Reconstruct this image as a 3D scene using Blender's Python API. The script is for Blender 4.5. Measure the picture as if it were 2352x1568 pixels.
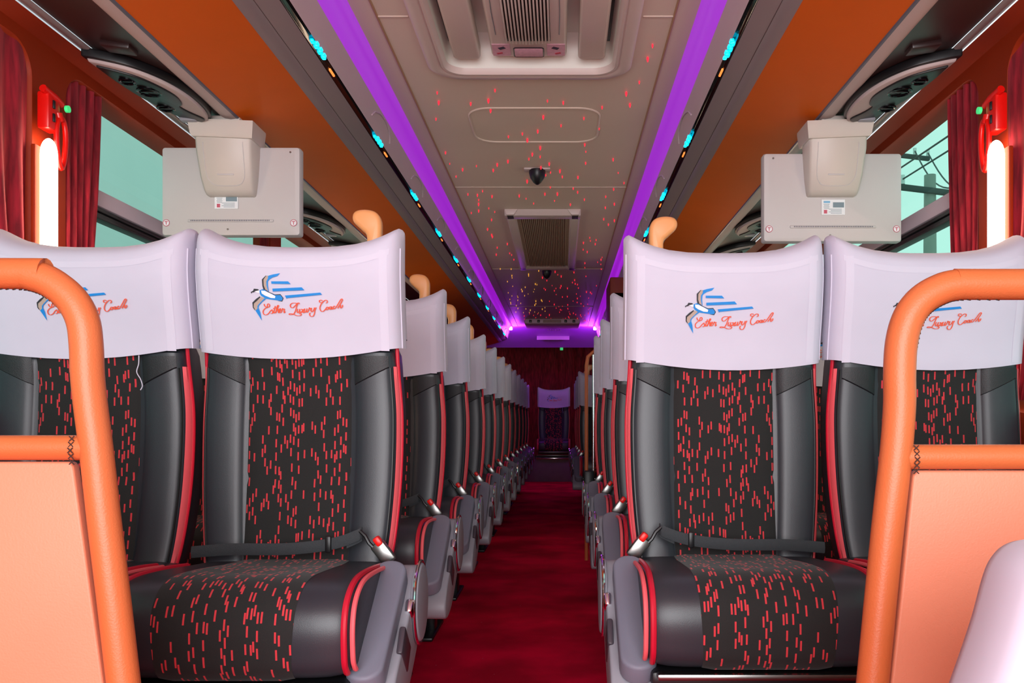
import bpy, bmesh, math, random
from mathutils import Vector, Matrix
from mathutils.geometry import tessellate_polygon

random.seed(7)
S = bpy.context.scene
COL = S.collection
PI = math.pi
for o in list(bpy.data.objects):
    bpy.data.objects.remove(o, do_unlink=True)

# ------------------------------------------------------------------ camera
# image 2352x1568; the coach's axis vanishes at (1289, 968); focal length 1976 px
F, VX, VY = 1976.0, 1289.0, 968.0
CX, CZ = 0.10, 0.79                       # camera stands 10 cm right of the aisle's middle, 79 cm above the floor
cam = bpy.data.cameras.new('camera')
cam.sensor_width = 36.0
cam.lens = F / 2352 * 36.0
cam.shift_x = -(VX - 1176) / 2352
cam.shift_y = (VY - 784) / 2352
cam.clip_start = 0.02
camo = bpy.data.objects.new('camera', cam)
camo.location = (CX, 0, CZ)
camo.rotation_euler = (PI / 2, 0, 0)
COL.objects.link(camo)
S.camera = camo

# ------------------------------------------------------------------ world, light, exposure
S.view_settings.view_transform = 'Standard'
S.view_settings.look = 'None'
S.view_settings.exposure = 0.0
S.view_settings.gamma = 1.0
S.view_settings.use_curve_mapping = False
W = bpy.data.worlds.new('overcast')
S.world = W
W.use_nodes = True
wn = W.node_tree.nodes
wn['Background'].inputs[0].default_value = (0.86, 0.95, 1.0, 1)
wn['Background'].inputs[1].default_value = 1.25

def area(name, loc, rot, sx, sy, power, col):
    l = bpy.data.lights.new(name, 'AREA')
    l.shape = 'RECTANGLE'; l.size = sx; l.size_y = sy
    l.energy = power; l.color = col
    o = bpy.data.objects.new(name, l)
    o.location = loc; o.rotation_euler = rot
    COL.objects.link(o)
    return o
# daylight falling in through the windscreen behind the camera
area('windscreen_daylight', (0.0, -1.25, 1.08), (PI / 2, 0, 0), 2.0, 1.5, 92, (0.985, 0.98, 1.0))

# ------------------------------------------------------------------ materials
def lin(r, g, b):
    f = lambda c: (c / 255 / 12.92) if c / 255 <= 0.04045 else ((c / 255 + 0.055) / 1.055) ** 2.4
    return (f(r), f(g), f(b), 1)

def new_mat(name):
    m = bpy.data.materials.new(name); m.use_nodes = True
    nt = m.node_tree
    return m, nt, nt.nodes['Principled BSDF']

def N(nt, kind, **kw):
    n = nt.nodes.new(kind)
    for k, v in kw.items():
        if k.startswith('i'):
            n.inputs[int(k[1:])].default_value = v
        else:
            setattr(n, k, v)
    return n

def mat(name, rgb, rough=0.5, metal=0.0, var=0.12, vscale=6.0, bump=0.0, bscale=300.0, spec=0.5, sheen=0.0, coat=0.0):
    """plain procedural surface: colour with slight noise, optional fine bump"""
    m, nt, b = new_mat(name)
    tc = N(nt, 'ShaderNodeTexCoord')
    no = N(nt, 'ShaderNodeTexNoise'); no.inputs['Scale'].default_value = vscale; no.inputs['Detail'].default_value = 4
    nt.links.new(tc.outputs['Object'], no.inputs['Vector'])
    mx = N(nt, 'ShaderNodeMixRGB')
    c = lin(*rgb)
    mx.inputs[1].default_value = tuple(x * (1 - var) for x in c[:3]) + (1,)
    mx.inputs[2].default_value = tuple(min(1, x * (1 + var)) for x in c[:3]) + (1,)
    nt.links.new(no.outputs['Fac'], mx.inputs[0])
    nt.links.new(mx.outputs[0], b.inputs['Base Color'])
    b.inputs['Roughness'].default_value = rough
    b.inputs['Metallic'].default_value = metal
    b.inputs['Specular IOR Level'].default_value = spec
    b.inputs['Sheen Weight'].default_value = sheen
    b.inputs['Coat Weight'].default_value = coat
    if bump > 0:
        n2 = N(nt, 'ShaderNodeTexNoise'); n2.inputs['Scale'].default_value = bscale; n2.inputs['Detail'].default_value = 2
        nt.links.new(tc.outputs['Object'], n2.inputs['Vector'])
        bp = N(nt, 'ShaderNodeBump'); bp.inputs['Strength'].default_value = bump; bp.inputs['Distance'].default_value = 0.002
        nt.links.new(n2.outputs['Fac'], bp.inputs['Height'])
        nt.links.new(bp.outputs[0], b.inputs['Normal'])
    return m

def glow(name, rgb, strength):
    m, nt, b = new_mat(name)
    c = lin(*rgb)
    b.inputs['Base Color'].default_value = c
    b.inputs['Emission Color'].default_value = c
    b.inputs['Emission Strength'].default_value = strength
    b.inputs['Roughness'].default_value = 0.4
    return m

M = {}
M['leather'] = mat('charcoal_leather', (46, 49, 56), 0.36, var=0.10, bump=0.10, bscale=900)
M['leather_side'] = mat('black_leather', (28, 30, 34), 0.5, var=0.10, bump=0.2, bscale=500)
M['red'] = mat('red_piping', (205, 18, 50), 0.45, var=0.06)
M['salmon'] = mat('salmon_trim', (250, 104, 112), 0.5, var=0.06)
M['tan'] = mat('tan_plastic', (232, 160, 100), 0.38, var=0.05)
M['arm_grey'] = mat('grey_armrest', (124, 126, 142), 0.55, var=0.05, bump=0.12, bscale=900)
M['housing'] = mat('silver_grey_plastic', (150, 152, 162), 0.42, var=0.05)
M['housing_dark'] = mat('dark_latch', (66, 60, 68), 0.35, var=0.05)
M['chrome'] = mat('chrome', (225, 226, 230), 0.14, 1.0, var=0.03)
M['steel'] = mat('brushed_steel', (150, 150, 148), 0.3, 1.0, var=0.05)
M['black'] = mat('black_plastic', (20, 20, 23), 0.38, var=0.1)
M['gloss_black'] = mat('gloss_black', (10, 10, 14), 0.08, var=0.1)
M['webbing'] = mat('belt_webbing', (52, 56, 60), 0.75, var=0.15, vscale=200, bump=0.5, bscale=700)
M['button'] = mat('red_button', (240, 22, 18), 0.35, var=0.03)
M['orange_vinyl'] = mat('orange_vinyl', (206, 108, 60), 0.42, var=0.05, bump=0.15, bscale=420)
M['orange_panel'] = mat('orange_rack_panel', (216, 98, 8), 0.62, var=0.06, bump=0.08, bscale=600, spec=0.2)
M['orange_wall'] = mat('rust_orange_wall', (150, 44, 8), 0.55, var=0.06, bump=0.08, bscale=500, spec=0.25)
M['board'] = mat('peach_partition_board', (220, 134, 102), 0.48, var=0.04, bump=0.15, bscale=420)
M['thread'] = mat('dark_thread', (60, 38, 32), 0.8)
M['rack_grey'] = mat('rack_grey', (146, 134, 134), 0.42, var=0.05)
M['rack_trim'] = mat('rack_trim_grey', (190, 174, 172), 0.6, var=0.05)
M['rack_line'] = mat('rack_seam_grey', (92, 92, 108), 0.4, var=0.05)
M['fascia'] = mat('pale_fascia', (206, 186, 192), 0.38, var=0.04)
M['dark_panel'] = mat('dark_brown_panel', (52, 34, 34), 0.35, var=0.12)
M['ceiling'] = mat('beige_ceiling', (226, 206, 190), 0.5, var=0.05, vscale=3, bump=0.05)
M['ceil_line'] = mat('ceiling_seam_brown', (176, 136, 106), 0.5, var=0.05)
M['hatch'] = mat('hatch_plastic', (214, 194, 188), 0.42, var=0.04)
M['hatch_white'] = mat('hatch_white', (236, 232, 224), 0.35, var=0.03)
M['sticker'] = mat('pink_sticker', (214, 160, 178), 0.5, var=0.25, vscale=90)
M['ink'] = mat('dark_ink', (60, 50, 70), 0.6)
M['ink_red'] = mat('red_ink', (190, 60, 80), 0.6)
M['filter'] = mat('filter_mesh', (170, 150, 130), 0.7, var=0.2, vscale=60)
M['monitor'] = mat('monitor_grey', (196, 192, 192), 0.45, var=0.03)
M['bracket'] = mat('bracket_beige', (202, 194, 186), 0.42, var=0.03)
M['paper'] = mat('label_white', (232, 236, 240), 0.5, var=0.03)
M['label_blue'] = mat('label_blue', (120, 178, 214), 0.5)
M['label_grey'] = mat('label_grey', (120, 140, 150), 0.5)
M['label_red'] = mat('label_red', (196, 90, 110), 0.5)
M['hammer'] = mat('red_hammer', (236, 20, 12), 0.3, var=0.03)
M['bird_blue'] = mat('emblem_blue', (0, 138, 222), 0.6, var=0.08, vscale=200)
M['bird_tan'] = mat('emblem_tan', (184, 164, 150), 0.6)
M['bird_black'] = mat('emblem_black', (36, 38, 46), 0.6)
M['bird_white'] = mat('emblem_white', (246, 246, 250), 0.6, var=0.02)
M['letter'] = mat('emblem_orange_red', (244, 84, 46), 0.6, var=0.06)
M['alu'] = mat('window_frame_grey', (226, 206, 216), 0.38, var=0.04)
M['win_black'] = mat('window_black', (34, 28, 32), 0.4)
M['ext_wall'] = mat('outside_wall', (222, 228, 230), 0.8, var=0.05, vscale=1)
M['ext_reflection_insulator'] = mat('outside_reflection_insulator', (226, 232, 232), 0.8, var=0.03, vscale=1)  # pale tone for the painted window reflection and the pole insulators
M['concrete'] = mat('concrete_pole', (150, 156, 150), 0.8, var=0.1)
M['asphalt'] = mat('asphalt', (190, 188, 182), 0.9, var=0.15)
M['wood'] = mat('crossarm', (70, 78, 78), 0.8)
M['bench_box'] = mat('grey_bench_riser', (110, 98, 92), 0.6, var=0.2, vscale=12)
M['cabin'] = mat('brown_cabinet', (120, 44, 26), 0.45, var=0.08)
M['lamp'] = glow('lamp_tube', (255, 228, 196), 15.0)
M['purple'] = glow('purple_strip', (150, 14, 196), 0.85)
M['purple'].node_tree.nodes['Principled BSDF'].inputs['Base Color'].default_value = lin(140, 90, 180)
M['purple_lamp'] = glow('purple_lamp', (228, 150, 255), 6.0)
M['cyan'] = glow('cyan_led', (0, 214, 255), 3.0)
M['amber'] = glow('amber_reflection_glow', (255, 140, 60), 1.2)  # self-lit amber for the painted reflections between the blue lights
M['green_led'] = glow('green_led', (70, 220, 130), 0.7)
M['star_red'] = glow('star_red', (255, 40, 60), 1.1)
M['star_gold'] = glow('star_gold', (240, 170, 60), 0.9)

def cloth_white():
    m, nt, b = new_mat('white_seat_cover')
    uv = N(nt, 'ShaderNodeUVMap')
    wv = N(nt, 'ShaderNodeTexWave'); wv.bands_direction = 'Y'
    wv.inputs['Scale'].default_value = 240; wv.inputs['Distortion'].default_value = 0.6
    nt.links.new(uv.outputs[0], wv.inputs['Vector'])
    bp = N(nt, 'ShaderNodeBump'); bp.inputs['Strength'].default_value = 0.12; bp.inputs['Distance'].default_value = 0.001
    nt.links.new(wv.outputs['Fac'], bp.inputs['Height'])
    nt.links.new(bp.outputs[0], b.inputs['Normal'])
    tc = N(nt, 'ShaderNodeTexCoord')
    no = N(nt, 'ShaderNodeTexNoise'); no.inputs['Scale'].default_value = 9
    nt.links.new(tc.outputs['Object'], no.inputs['Vector'])
    mx = N(nt, 'ShaderNodeMixRGB')
    mx.inputs[1].default_value = lin(208, 205, 223); mx.inputs[2].default_value = lin(218, 215, 232)
    nt.links.new(no.outputs['Fac'], mx.inputs[0])
    nt.links.new(mx.outputs[0], b.inputs['Base Color'])
    b.inputs['Roughness'].default_value = 0.8
    b.inputs['Sheen Weight'].default_value = 0.15
    return m
M['cover'] = cloth_white()
M['hem'] = mat('white_hem', (218, 215, 232), 0.8, var=0.02, bump=0.1, bscale=900)

def fabric_dashes():
    """black upholstery with short red woven dashes; UV in metres"""
    m, nt, b = new_mat('dash_fabric')
    L = nt.links.new
    def MA(op, a, bb=None, c=None):
        n = N(nt, 'ShaderNodeMath'); n.operation = op
        for i, v in enumerate((a, bb, c)):
            if v is None: continue
            if isinstance(v, (int, float)): n.inputs[i].default_value = v
            else: L(v, n.inputs[i])
        return n.outputs[0]
    uv = N(nt, 'ShaderNodeUVMap')
    sp = N(nt, 'ShaderNodeSeparateXYZ'); L(uv.outputs[0], sp.inputs[0])
    def wn1(v):
        n = N(nt, 'ShaderNodeTexWhiteNoise'); n.noise_dimensions = '1D'; L(v, n.inputs['W']); return n.outputs['Value']
    total = None
    for k, off in enumerate((0.0, 0.37)):
        u = MA('ADD', MA('DIVIDE', sp.outputs[0], 0.0118), 50.0 + off * 1.4)
        col = MA('FLOOR', u); fu = MA('FRACT', u)
        h1 = wn1(MA('ADD', col, 13.7 * k))
        v = MA('ADD', MA('DIVIDE', sp.outputs[1], 0.0285), MA('MULTIPLY_ADD', h1, 9.0, 40.0))
        row = MA('FLOOR', v); fv = MA('FRACT', v)
        cmb = N(nt, 'ShaderNodeCombineXYZ'); L(col, cmb.inputs[0]); L(row, cmb.inputs[1]); cmb.inputs[2].default_value = k * 3.1
        w2 = N(nt, 'ShaderNodeTexWhiteNoise'); w2.noise_dimensions = '3D'; L(cmb.outputs[0], w2.inputs['Vector'])
        dens = MA('MULTIPLY_ADD', wn1(MA('ADD', col, 101.3 + 7 * k)), 0.62, 0.06)
        pres = MA('LESS_THAN', w2.outputs['Value'], dens)
        shift = MA('MULTIPLY_ADD', wn1(MA('ADD', row, MA('MULTIPLY', col, 17.0))), 0.3, 0.35)
        du = MA('LESS_THAN', MA('ABSOLUTE', MA('SUBTRACT', fu, shift)), 0.135)
        dv = MA('LESS_THAN', MA('ABSOLUTE', MA('SUBTRACT', fv, 0.5)), 0.31)
        d = MA('MULTIPLY', MA('MULTIPLY', du, dv), pres)
        total = d if total is None else MA('MAXIMUM', total, d)
    tc = N(nt, 'ShaderNodeTexCoord')
    no = N(nt, 'ShaderNodeTexNoise'); no.inputs['Scale'].default_value = 900
    L(tc.outputs['Object'], no.inputs['Vector'])
    dark = N(nt, 'ShaderNodeMixRGB'); L(no.outputs['Fac'], dark.inputs[0])
    dark.inputs[1].default_value = lin(16, 17, 17); dark.inputs[2].default_value = lin(36, 36, 35)
    mx = N(nt, 'ShaderNodeMixRGB'); L(total, mx.inputs[0]); L(dark.outputs[0], mx.inputs[1])
    mx.inputs[2].default_value = lin(214, 54, 64)
    L(mx.outputs[0], b.inputs['Base Color'])
    b.inputs['Roughness'].default_value = 0.85
    b.inputs['Sheen Weight'].default_value = 0.1
    bp = N(nt, 'ShaderNodeBump'); bp.inputs['Strength'].default_value = 0.35; bp.inputs['Distance'].default_value = 0.001
    ad = MA('ADD', MA('MULTIPLY', no.outputs['Fac'], 0.6), total)
    L(ad, bp.inputs['Height']); L(bp.outputs[0], b.inputs['Normal'])
    return m
M['fabric'] = fabric_dashes()

def carpet():
    m, nt, b = new_mat('crimson_carpet')
    L = nt.links.new
    tc = N(nt, 'ShaderNodeTexCoord')
    n1 = N(nt, 'ShaderNodeTexNoise'); n1.inputs['Scale'].default_value = 3.2; n1.inputs['Detail'].default_value = 5
    n2 = N(nt, 'ShaderNodeTexNoise'); n2.inputs['Scale'].default_value = 420; n2.inputs['Detail'].default_value = 2
    n3 = N(nt, 'ShaderNodeTexVoronoi'); n3.inputs['Scale'].default_value = 16
    for n in (n1, n2, n3): L(tc.outputs['Object'], n.inputs['Vector'])
    r = N(nt, 'ShaderNodeValToRGB'); L(n1.outputs['Fac'], r.inputs[0])
    r.color_ramp.elements[0].position = 0.36; r.color_ramp.elements[0].color = lin(178, 0, 40)
    r.color_ramp.elements[1].position = 0.64; r.color_ramp.elements[1].color = lin(238, 0, 60)
    sp = N(nt, 'ShaderNodeMath'); sp.operation = 'LESS_THAN'; sp.inputs[1].default_value = 0.035
    L(n3.outputs['Distance'], sp.inputs[0])
    mx = N(nt, 'ShaderNodeMixRGB'); L(sp.outputs[0], mx.inputs[0]); L(r.outputs[0], mx.inputs[1])
    mx.inputs[2].default_value = lin(196, 110, 120)
    L(mx.outputs[0], b.inputs['Base Color'])
    b.inputs['Roughness'].default_value = 0.95
    b.inputs['Specular IOR Level'].default_value = 0.1
    bp = N(nt, 'ShaderNodeBump'); bp.inputs['Strength'].default_value = 0.6; bp.inputs['Distance'].default_value = 0.004
    L(n2.outputs['Fac'], bp.inputs['Height']); L(bp.outputs[0], b.inputs['Normal'])
    return m
M['carpet'] = carpet()

def velvet():
    m, nt, b = new_mat('crimson_velvet')
    L = nt.links.new
    tc = N(nt, 'ShaderNodeTexCoord')
    mp = N(nt, 'ShaderNodeMapping'); mp.inputs['Scale'].default_value = (60, 60, 9)
    L(tc.outputs['Object'], mp.inputs['Vector'])
    no = N(nt, 'ShaderNodeTexNoise'); no.inputs['Scale'].default_value = 1.0; no.inputs['Detail'].default_value = 4
    L(mp.outputs[0], no.inputs['Vector'])
    r = N(nt, 'ShaderNodeValToRGB'); L(no.outputs['Fac'], r.inputs[0])
    r.color_ramp.elements[0].position = 0.38; r.color_ramp.elements[0].color = lin(112, 4, 24)
    r.color_ramp.elements[1].position = 0.70; r.color_ramp.elements[1].color = lin(178, 26, 48)
    L(r.outputs[0], b.inputs['Base Color'])
    b.inputs['Roughness'].default_value = 0.85
    b.inputs['Sheen Weight'].default_value = 0.4
    b.inputs['Sheen Tint'].default_value = lin(255, 120, 130)
    return m
M['velvet'] = velvet()

def glass():
    m = bpy.data.materials.new('green_tinted_glass'); m.use_nodes = True
    nt = m.node_tree; nt.nodes.clear()
    out = N(nt, 'ShaderNodeOutputMaterial')
    tr = N(nt, 'ShaderNodeBsdfTransparent'); tr.inputs[0].default_value = (0.47, 0.84, 0.68, 1)
    gl = N(nt, 'ShaderNodeBsdfGlossy'); gl.inputs['Roughness'].default_value = 0.02
    gl.inputs['Color'].default_value = (0.8, 1, 0.92, 1)
    lw = N(nt, 'ShaderNodeLayerWeight'); lw.inputs[0].default_value = 0.5
    fr = N(nt, 'ShaderNodeMath'); fr.operation = 'POWER'; fr.inputs[1].default_value = 5.0; nt.links.new(lw.outputs['Facing'], fr.inputs[0])
    mx = N(nt, 'ShaderNodeMixShader')
    nt.links.new(fr.outputs[0], mx.inputs[0]); nt.links.new(tr.outputs[0], mx.inputs[1]); nt.links.new(gl.outputs[0], mx.inputs[2])
    nt.links.new(mx.outputs[0], out.inputs[0])
    return m
M['glass'] = glass()

# ------------------------------------------------------------------ mesh helpers
class MB:
    def __init__(s): s.v = []; s.f = []; s.uv = []; s.mi = []
    def add(s, verts, faces, uvs=None, mi=0):
        o = len(s.v)
        s.v += [tuple(p) for p in verts]
        s.f += [tuple(i + o for i in f) for f in faces]
        s.uv += list(uvs) if uvs else [(0, 0)] * len(verts)
        s.mi += [mi] * len(faces)
        return s
    def grid(s, rows, uvrows=None, closeu=False, closev=False, mi=0):
        nv = len(rows); nu = len(rows[0])
        vs = [p for r in rows for p in r]
        fs = []
        for j in range(nv if closev else nv - 1):
            for i in range(nu if closeu else nu - 1):
                a = j * nu + i; b = j * nu + (i + 1) % nu
                c = ((j + 1) % nv) * nu + (i + 1) % nu; d = ((j + 1) % nv) * nu + i
                fs.append((a, b, c, d))
        s.add(vs, fs, [u for r in uvrows for u in r] if uvrows else None, mi)
        return s
    def box(s, c, d, bev=0.0, rot=None, seg=2, mi=0):
        bm = bmesh.new()
        bmesh.ops.create_cube(bm, size=1.0)
        bmesh.ops.scale(bm, vec=d, verts=bm.verts)
        if bev > 0:
            bmesh.ops.bevel(bm, geom=list(bm.edges), offset=min(bev, min(d) * 0.49), segments=seg, profile=0.5, affect='EDGES')
        mtx = Matrix.Translation(c) @ (rot.to_4x4() if rot is not None else Matrix())
        bm.transform(mtx)
        bm.verts.ensure_lookup_table()
        s.add([v.co[:] for v in bm.verts], [[v.index for v in f.verts] for f in bm.faces], None, mi)
        bm.free()
        return s
    def tube(s, path, r, n=10, caps=True, mi=0, closed=False, squash=None):
        P = [Vector(p) for p in path]
        m = len(P); rows = []
        up = None
        for k in range(m):
            if closed: t = P[(k + 1) % m] - P[k - 1]
            else: t = P[min(k + 1, m - 1)] - P[max(k - 1, 0)]
            if t.length < 1e-9: t = Vector((0, 0, 1))
            t.normalize()
            if up is None:
                a = Vector((0, 0, 1)) if abs(t.z) < 0.9 else Vector((1, 0, 0))
                up = (a - t * a.dot(t)).normalized()
            else:
                up = (up - t * up.dot(t))
                up = up.normalized() if up.length > 1e-6 else Vector((0, 0, 1))
            sd = t.cross(up)
            rr = r(k / (m - 1)) if callable(r) else r
            q = squash or (1, 1)
            rows.append([P[k] + up * (rr * q[0] * math.cos(2 * PI * i / n)) + sd * (rr * q[1] * math.sin(2 * PI * i / n)) for i in range(n)])
        o = len(s.v)
        s.grid(rows, None, True, closed, mi)
        if caps and not closed:
            s.f.append(tuple(o + i for i in range(n))[::-1]); s.mi.append(mi)
            s.f.append(tuple(o + (m - 1) * n + i for i in range(n))); s.mi.append(mi)
        return s
    def prism(s, pts, fn0, fn1, bev=0.0, mi=0):
        """outline pts (2D) swept from fn0(p) to fn1(p)"""
        bm = bmesh.new()
        a = [bm.verts.new(fn0(p)) for p in pts]; b = [bm.verts.new(fn1(p)) for p in pts]
        bm.faces.new(a); bm.faces.new(b[::-1])
        n = len(pts)
        for i in range(n):
            bm.faces.new((a[i], b[i], b[(i + 1) % n], a[(i + 1) % n]))
        bmesh.ops.recalc_face_normals(bm, faces=bm.faces)
        if bev > 0:
            es = [e for e in bm.edges if len(e.link_faces) == 2 and e.calc_face_angle(0) > 0.9]
            bmesh.ops.bevel(bm, geom=es, offset=bev, segments=3, profile=0.5, affect='EDGES')
        bm.verts.index_update(); bm.verts.ensure_lookup_table()
        s.add([v.co[:] for v in bm.verts], [[v.index for v in f.verts] for f in bm.faces], None, mi)
        bm.free()
        return s
    def mirror(s, m):
        if m < 0:
            s.v = [(-x, y, z) for x, y, z in s.v]
            s.f = [f[::-1] for f in s.f]
        return s
    def build(s, name, mats, parent=None, smooth=True, recalc=False, angle=40):
        me = bpy.data.meshes.new(name)
        me.from_pydata(s.v, [], s.f)
        if not isinstance(mats, (list, tuple)): mats = [mats]
        for x in mats: me.materials.append(x)
        me.polygons.foreach_set('material_index', s.mi)
        ul = me.uv_layers.new(name='UVMap')
        for lp in me.loops: ul.data[lp.index].uv = s.uv[lp.vertex_index]
        if recalc:
            bm = bmesh.new(); bm.from_mesh(me)
            bmesh.ops.recalc_face_normals(bm, faces=bm.faces)
            bm.to_mesh(me); bm.free()
        if smooth:
            me.polygons.foreach_set('use_smooth', [True] * len(me.polygons))
            me.set_sharp_from_angle(angle=math.radians(angle))
        me.update()
        o = bpy.data.objects.new(name, me)
        COL.objects.link(o)
        if parent: o.parent = parent
        return o

def empty(name, loc=(0, 0, 0)):
    o = bpy.data.objects.new(name, None); COL.objects.link(o)
    o.empty_display_size = 0.05; o.location = loc
    return o
def tag(o, label, cat, group=None, kind=None):
    o['label'] = label; o['category'] = cat
    if group: o['group'] = group
    if kind: o['kind'] = kind
    return o
def struct(o, label=None):
    o['kind'] = 'structure'
    if label: o['label'] = label
    return o
def copy_tree(o, parent=None):
    c = o.copy(); COL.objects.link(c); c.parent = parent
    for ch in list(o.children): copy_tree(ch, c)
    return c

def px(x, y, Y):
    """pixel of the photograph at depth Y -> world point"""
    return Vector((CX + (x - VX) * Y / F, Y, CZ - (y - VY) * Y / F))
def lerp(tab, z):
    if z <= tab[0][0]: return tab[0][1]
    for (a, b), (c, d) in zip(tab, tab[1:]):
        if z <= c: return b + (d - b) * (z - a) / (c - a)
    return tab[-1][1]
def slerp_(tab, z):
    """smooth (Catmull-Rom) table lookup"""
    if z <= tab[0][0]: return tab[0][1]
    for i in range(len(tab) - 1):
        a, c = tab[i], tab[i + 1]
        if z <= c[0]:
            h = c[0] - a[0]; t = (z - a[0]) / h
            def sl(k):
                lo, hi = tab[max(k - 1, 0)], tab[min(k + 1, len(tab) - 1)]
                return (hi[1] - lo[1]) / (hi[0] - lo[0])
            m0, m1 = sl(i) * h, sl(i + 1) * h
            return (2*t**3 - 3*t*t + 1) * a[1] + (t**3 - 2*t*t + t) * m0 + (-2*t**3 + 3*t*t) * c[1] + (t**3 - t*t) * m1
    return tab[-1][1]
def rrect(x0, x1, y0, y1, r, n=6):
    pts = []
    for cx, cy, a0 in ((x1 - r, y1 - r, 0), (x0 + r, y1 - r, 90), (x0 + r, y0 + r, 180), (x1 - r, y0 + r, 270)):
        for i in range(n + 1):
            a = math.radians(a0 + 90 * i / n)
            pts.append((cx + r * math.cos(a), cy + r * math.sin(a)))
    return pts
def catmull(pts, n=6):
    P = [Vector(p) for p in pts]; out = []
    for i in range(len(P) - 1):
        p0, p1, p2, p3 = P[max(i - 1, 0)], P[i], P[i + 1], P[min(i + 2, len(P) - 1)]
        for k in range(n):
            t = k / n
            out.append(0.5 * ((2 * p1) + (p2 - p0) * t + (2*p0 - 5*p1 + 4*p2 - p3) * t*t + (3*p1 - p0 - 3*p2 + p3) * t**3))
    out.append(P[-1])
    return out

# ------------------------------------------------------------------ the coach body
Y0, Y1 = -1.4, 12.45                      # front and rear of the saloon
WX = 1.17                                 # inner face of the side walls (half width)
def H(h): return CZ + h
ZWT = H(0.90)                             # window head
ZWS = H(0.02)                             # window sill

MB().grid([[(-1.3, Y0, 0), (1.3, Y0, 0)], [(-1.3, Y1, 0), (1.3, Y1, 0)]]).build('floor', M['carpet'])
fl = bpy.data.objects['floor']; struct(fl, 'crimson carpet on the aisle floor')

BAYS = [(-1.15, 0.38), (0.52, 2.065), (2.205, 3.76), (3.90, 5.46), (5.60, 7.16), (7.30, 8.86), (9.00, 10.56), (10.70, 12.2)]
def side_wall(sg, name):
    b = MB()
    prev = Y0
    def q(ya, yb, za, zb):
        b.grid([[(sg * WX, ya, za), (sg * WX, yb, za)], [(sg * WX, ya, zb), (sg * WX, yb, zb)]])
    q(Y0, Y1, 0, ZWS - 0.06)
    zt = ZWT + 0.03
    ends = [Y0] + [(BAYS[i][1] + BAYS[i + 1][0]) / 2 for i in range(len(BAYS) - 1)] + [Y1]
    for (ya, yb), ea, eb in zip(BAYS, ends, ends[1:]):
        inn = rrect(ya, yb, ZWS, ZWT, 0.075, 7)
        lip = rrect(ya + .006, yb - .006, ZWS + .006, ZWT - .006, 0.07, 7)
        out = []
        for (y, z), k in zip(rrect(ea, eb, ZWS - 0.06, zt, 1e-4, 7), range(99)): out.append((y, z))
        b.grid([[(sg * WX, y, z) for y, z in out], [(sg * WX, y, z) for y, z in inn],
                [(sg * (WX + .008), y, z) for y, z in lip], [(sg * (WX + 0.075), y, z) for y, z in lip]], None, True)
    # wall leans in above the windows to meet the luggage rack
    b.grid([[(sg * WX, Y0, zt), (sg * WX, Y1, zt)], [(sg * (WX - .045), Y0, H(0.945)), (sg * (WX - .045), Y1, H(0.945))]])
    o = b.build(name, M['orange_wall'], recalc=False)
    struct(o, 'rust orange side wall with round-cornered window openings')
    return o
wl = side_wall(-1, 'wall_left'); wr = side_wall(1, 'wall_right')

# windows: pane, grey transom, black sliding channel
n = 0
for sg in (-1, 1):
    for (ya, yb) in BAYS:
        n += 1
        xg = sg * (WX + .075)
        w = MB().grid([[(xg, ya - .01, ZWS - .01), (xg, yb + .01, ZWS - .01)], [(xg, ya - .01, ZWT + .01), (xg, yb + .01, ZWT + .01)]]).build('window_%d' % n, M['glass'])
        struct(w)
        MB().box((sg * (WX + 0.062), (ya + yb) / 2, H(0.6385)), (0.028, yb - ya, 0.047), 0.004).build('transom', M['alu'], w)
        t = MB()
        for k, (dz, d) in enumerate(((0, .03), (.012, .02), (.022, .034))):
            t.box((sg * (WX + 0.065), (ya + yb) / 2, H(0.606) - dz), (d, yb - ya, 0.010), 0.002)
        t.build('sliding_channel', M['win_black'], w)

# rear and front
rw = MB().box((0, Y1 + 0.03, 1.05), (2.6, 0.06, 2.1)).build('wall_back', M['dark_panel']); struct(rw)
fw = MB()
fw.box((0, Y0 - .03, 0.33), (2.6, 0.06, 0.66)); fw.box((0, Y0 - .03, 1.86), (2.6, 0.06, 0.46))
for sg in (-1, 1): fw.box((sg * 1.16, Y0 - .03, 1.15), (0.28, 0.06, 1.0))
struct(fw.build('wall_front', M['orange_wall'], smooth=False))

# ceiling -----------------------------------------------------------
ZC = H(1.139); XC = 0.478; YCE = 10.3
HY1 = F * 1.139 / (VY - 172); HY0 = HY1 - 1.0; HW = 0.325
ceb = MB()
xs_, ys_ = XC + .02, (Y0, HY0 - .05, HY1 + .05, YCE)
for ya, yb in ((ys_[0], ys_[1]), (ys_[2], ys_[3])):
    ceb.grid([[(-xs_, ya, ZC), (xs_, ya, ZC)], [(-xs_, yb, ZC), (xs_, yb, ZC)]])
ceb.grid([[(x, y, ZC) for x, y in rrect(-xs_, xs_, ys_[1], ys_[2], 1e-4, 8)], [(x, y, ZC) for x, y in rrect(-HW + .03, HW - .03, HY0 + .03, HY1 - .03, .085, 8)]], None, True)
ce = ceb.build('ceiling', M['ceiling'], smooth=False)
struct(ce, 'beige ceiling sprinkled with small red and gold lights')
roof = MB().box((0, (Y0 + Y1) / 2, 2.26), (2.7, Y1 - Y0 + .3, 0.04)).build('roof', M['ceiling'], smooth=False); struct(roof)
for sg in (-1, 1):
    MB().tube([(sg * 0.418, Y0, ZC), (sg * 0.418, YCE, ZC)], 0.004, 8).build('ceiling_piping', M['ceil_line'], ce)
for y, xa, xb in ((2.42, -.415, -.33), (2.42, .33, .415), (4.18, -.415, .415), (6.42, -.415, .415), (8.5, -.415, .415)):
    MB().box(((xa + xb) / 2, y, ZC - .0005), (xb - xa, 0.010, 0.003), 0.001).build('ceiling_joint', M['ceiling'], ce)
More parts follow.
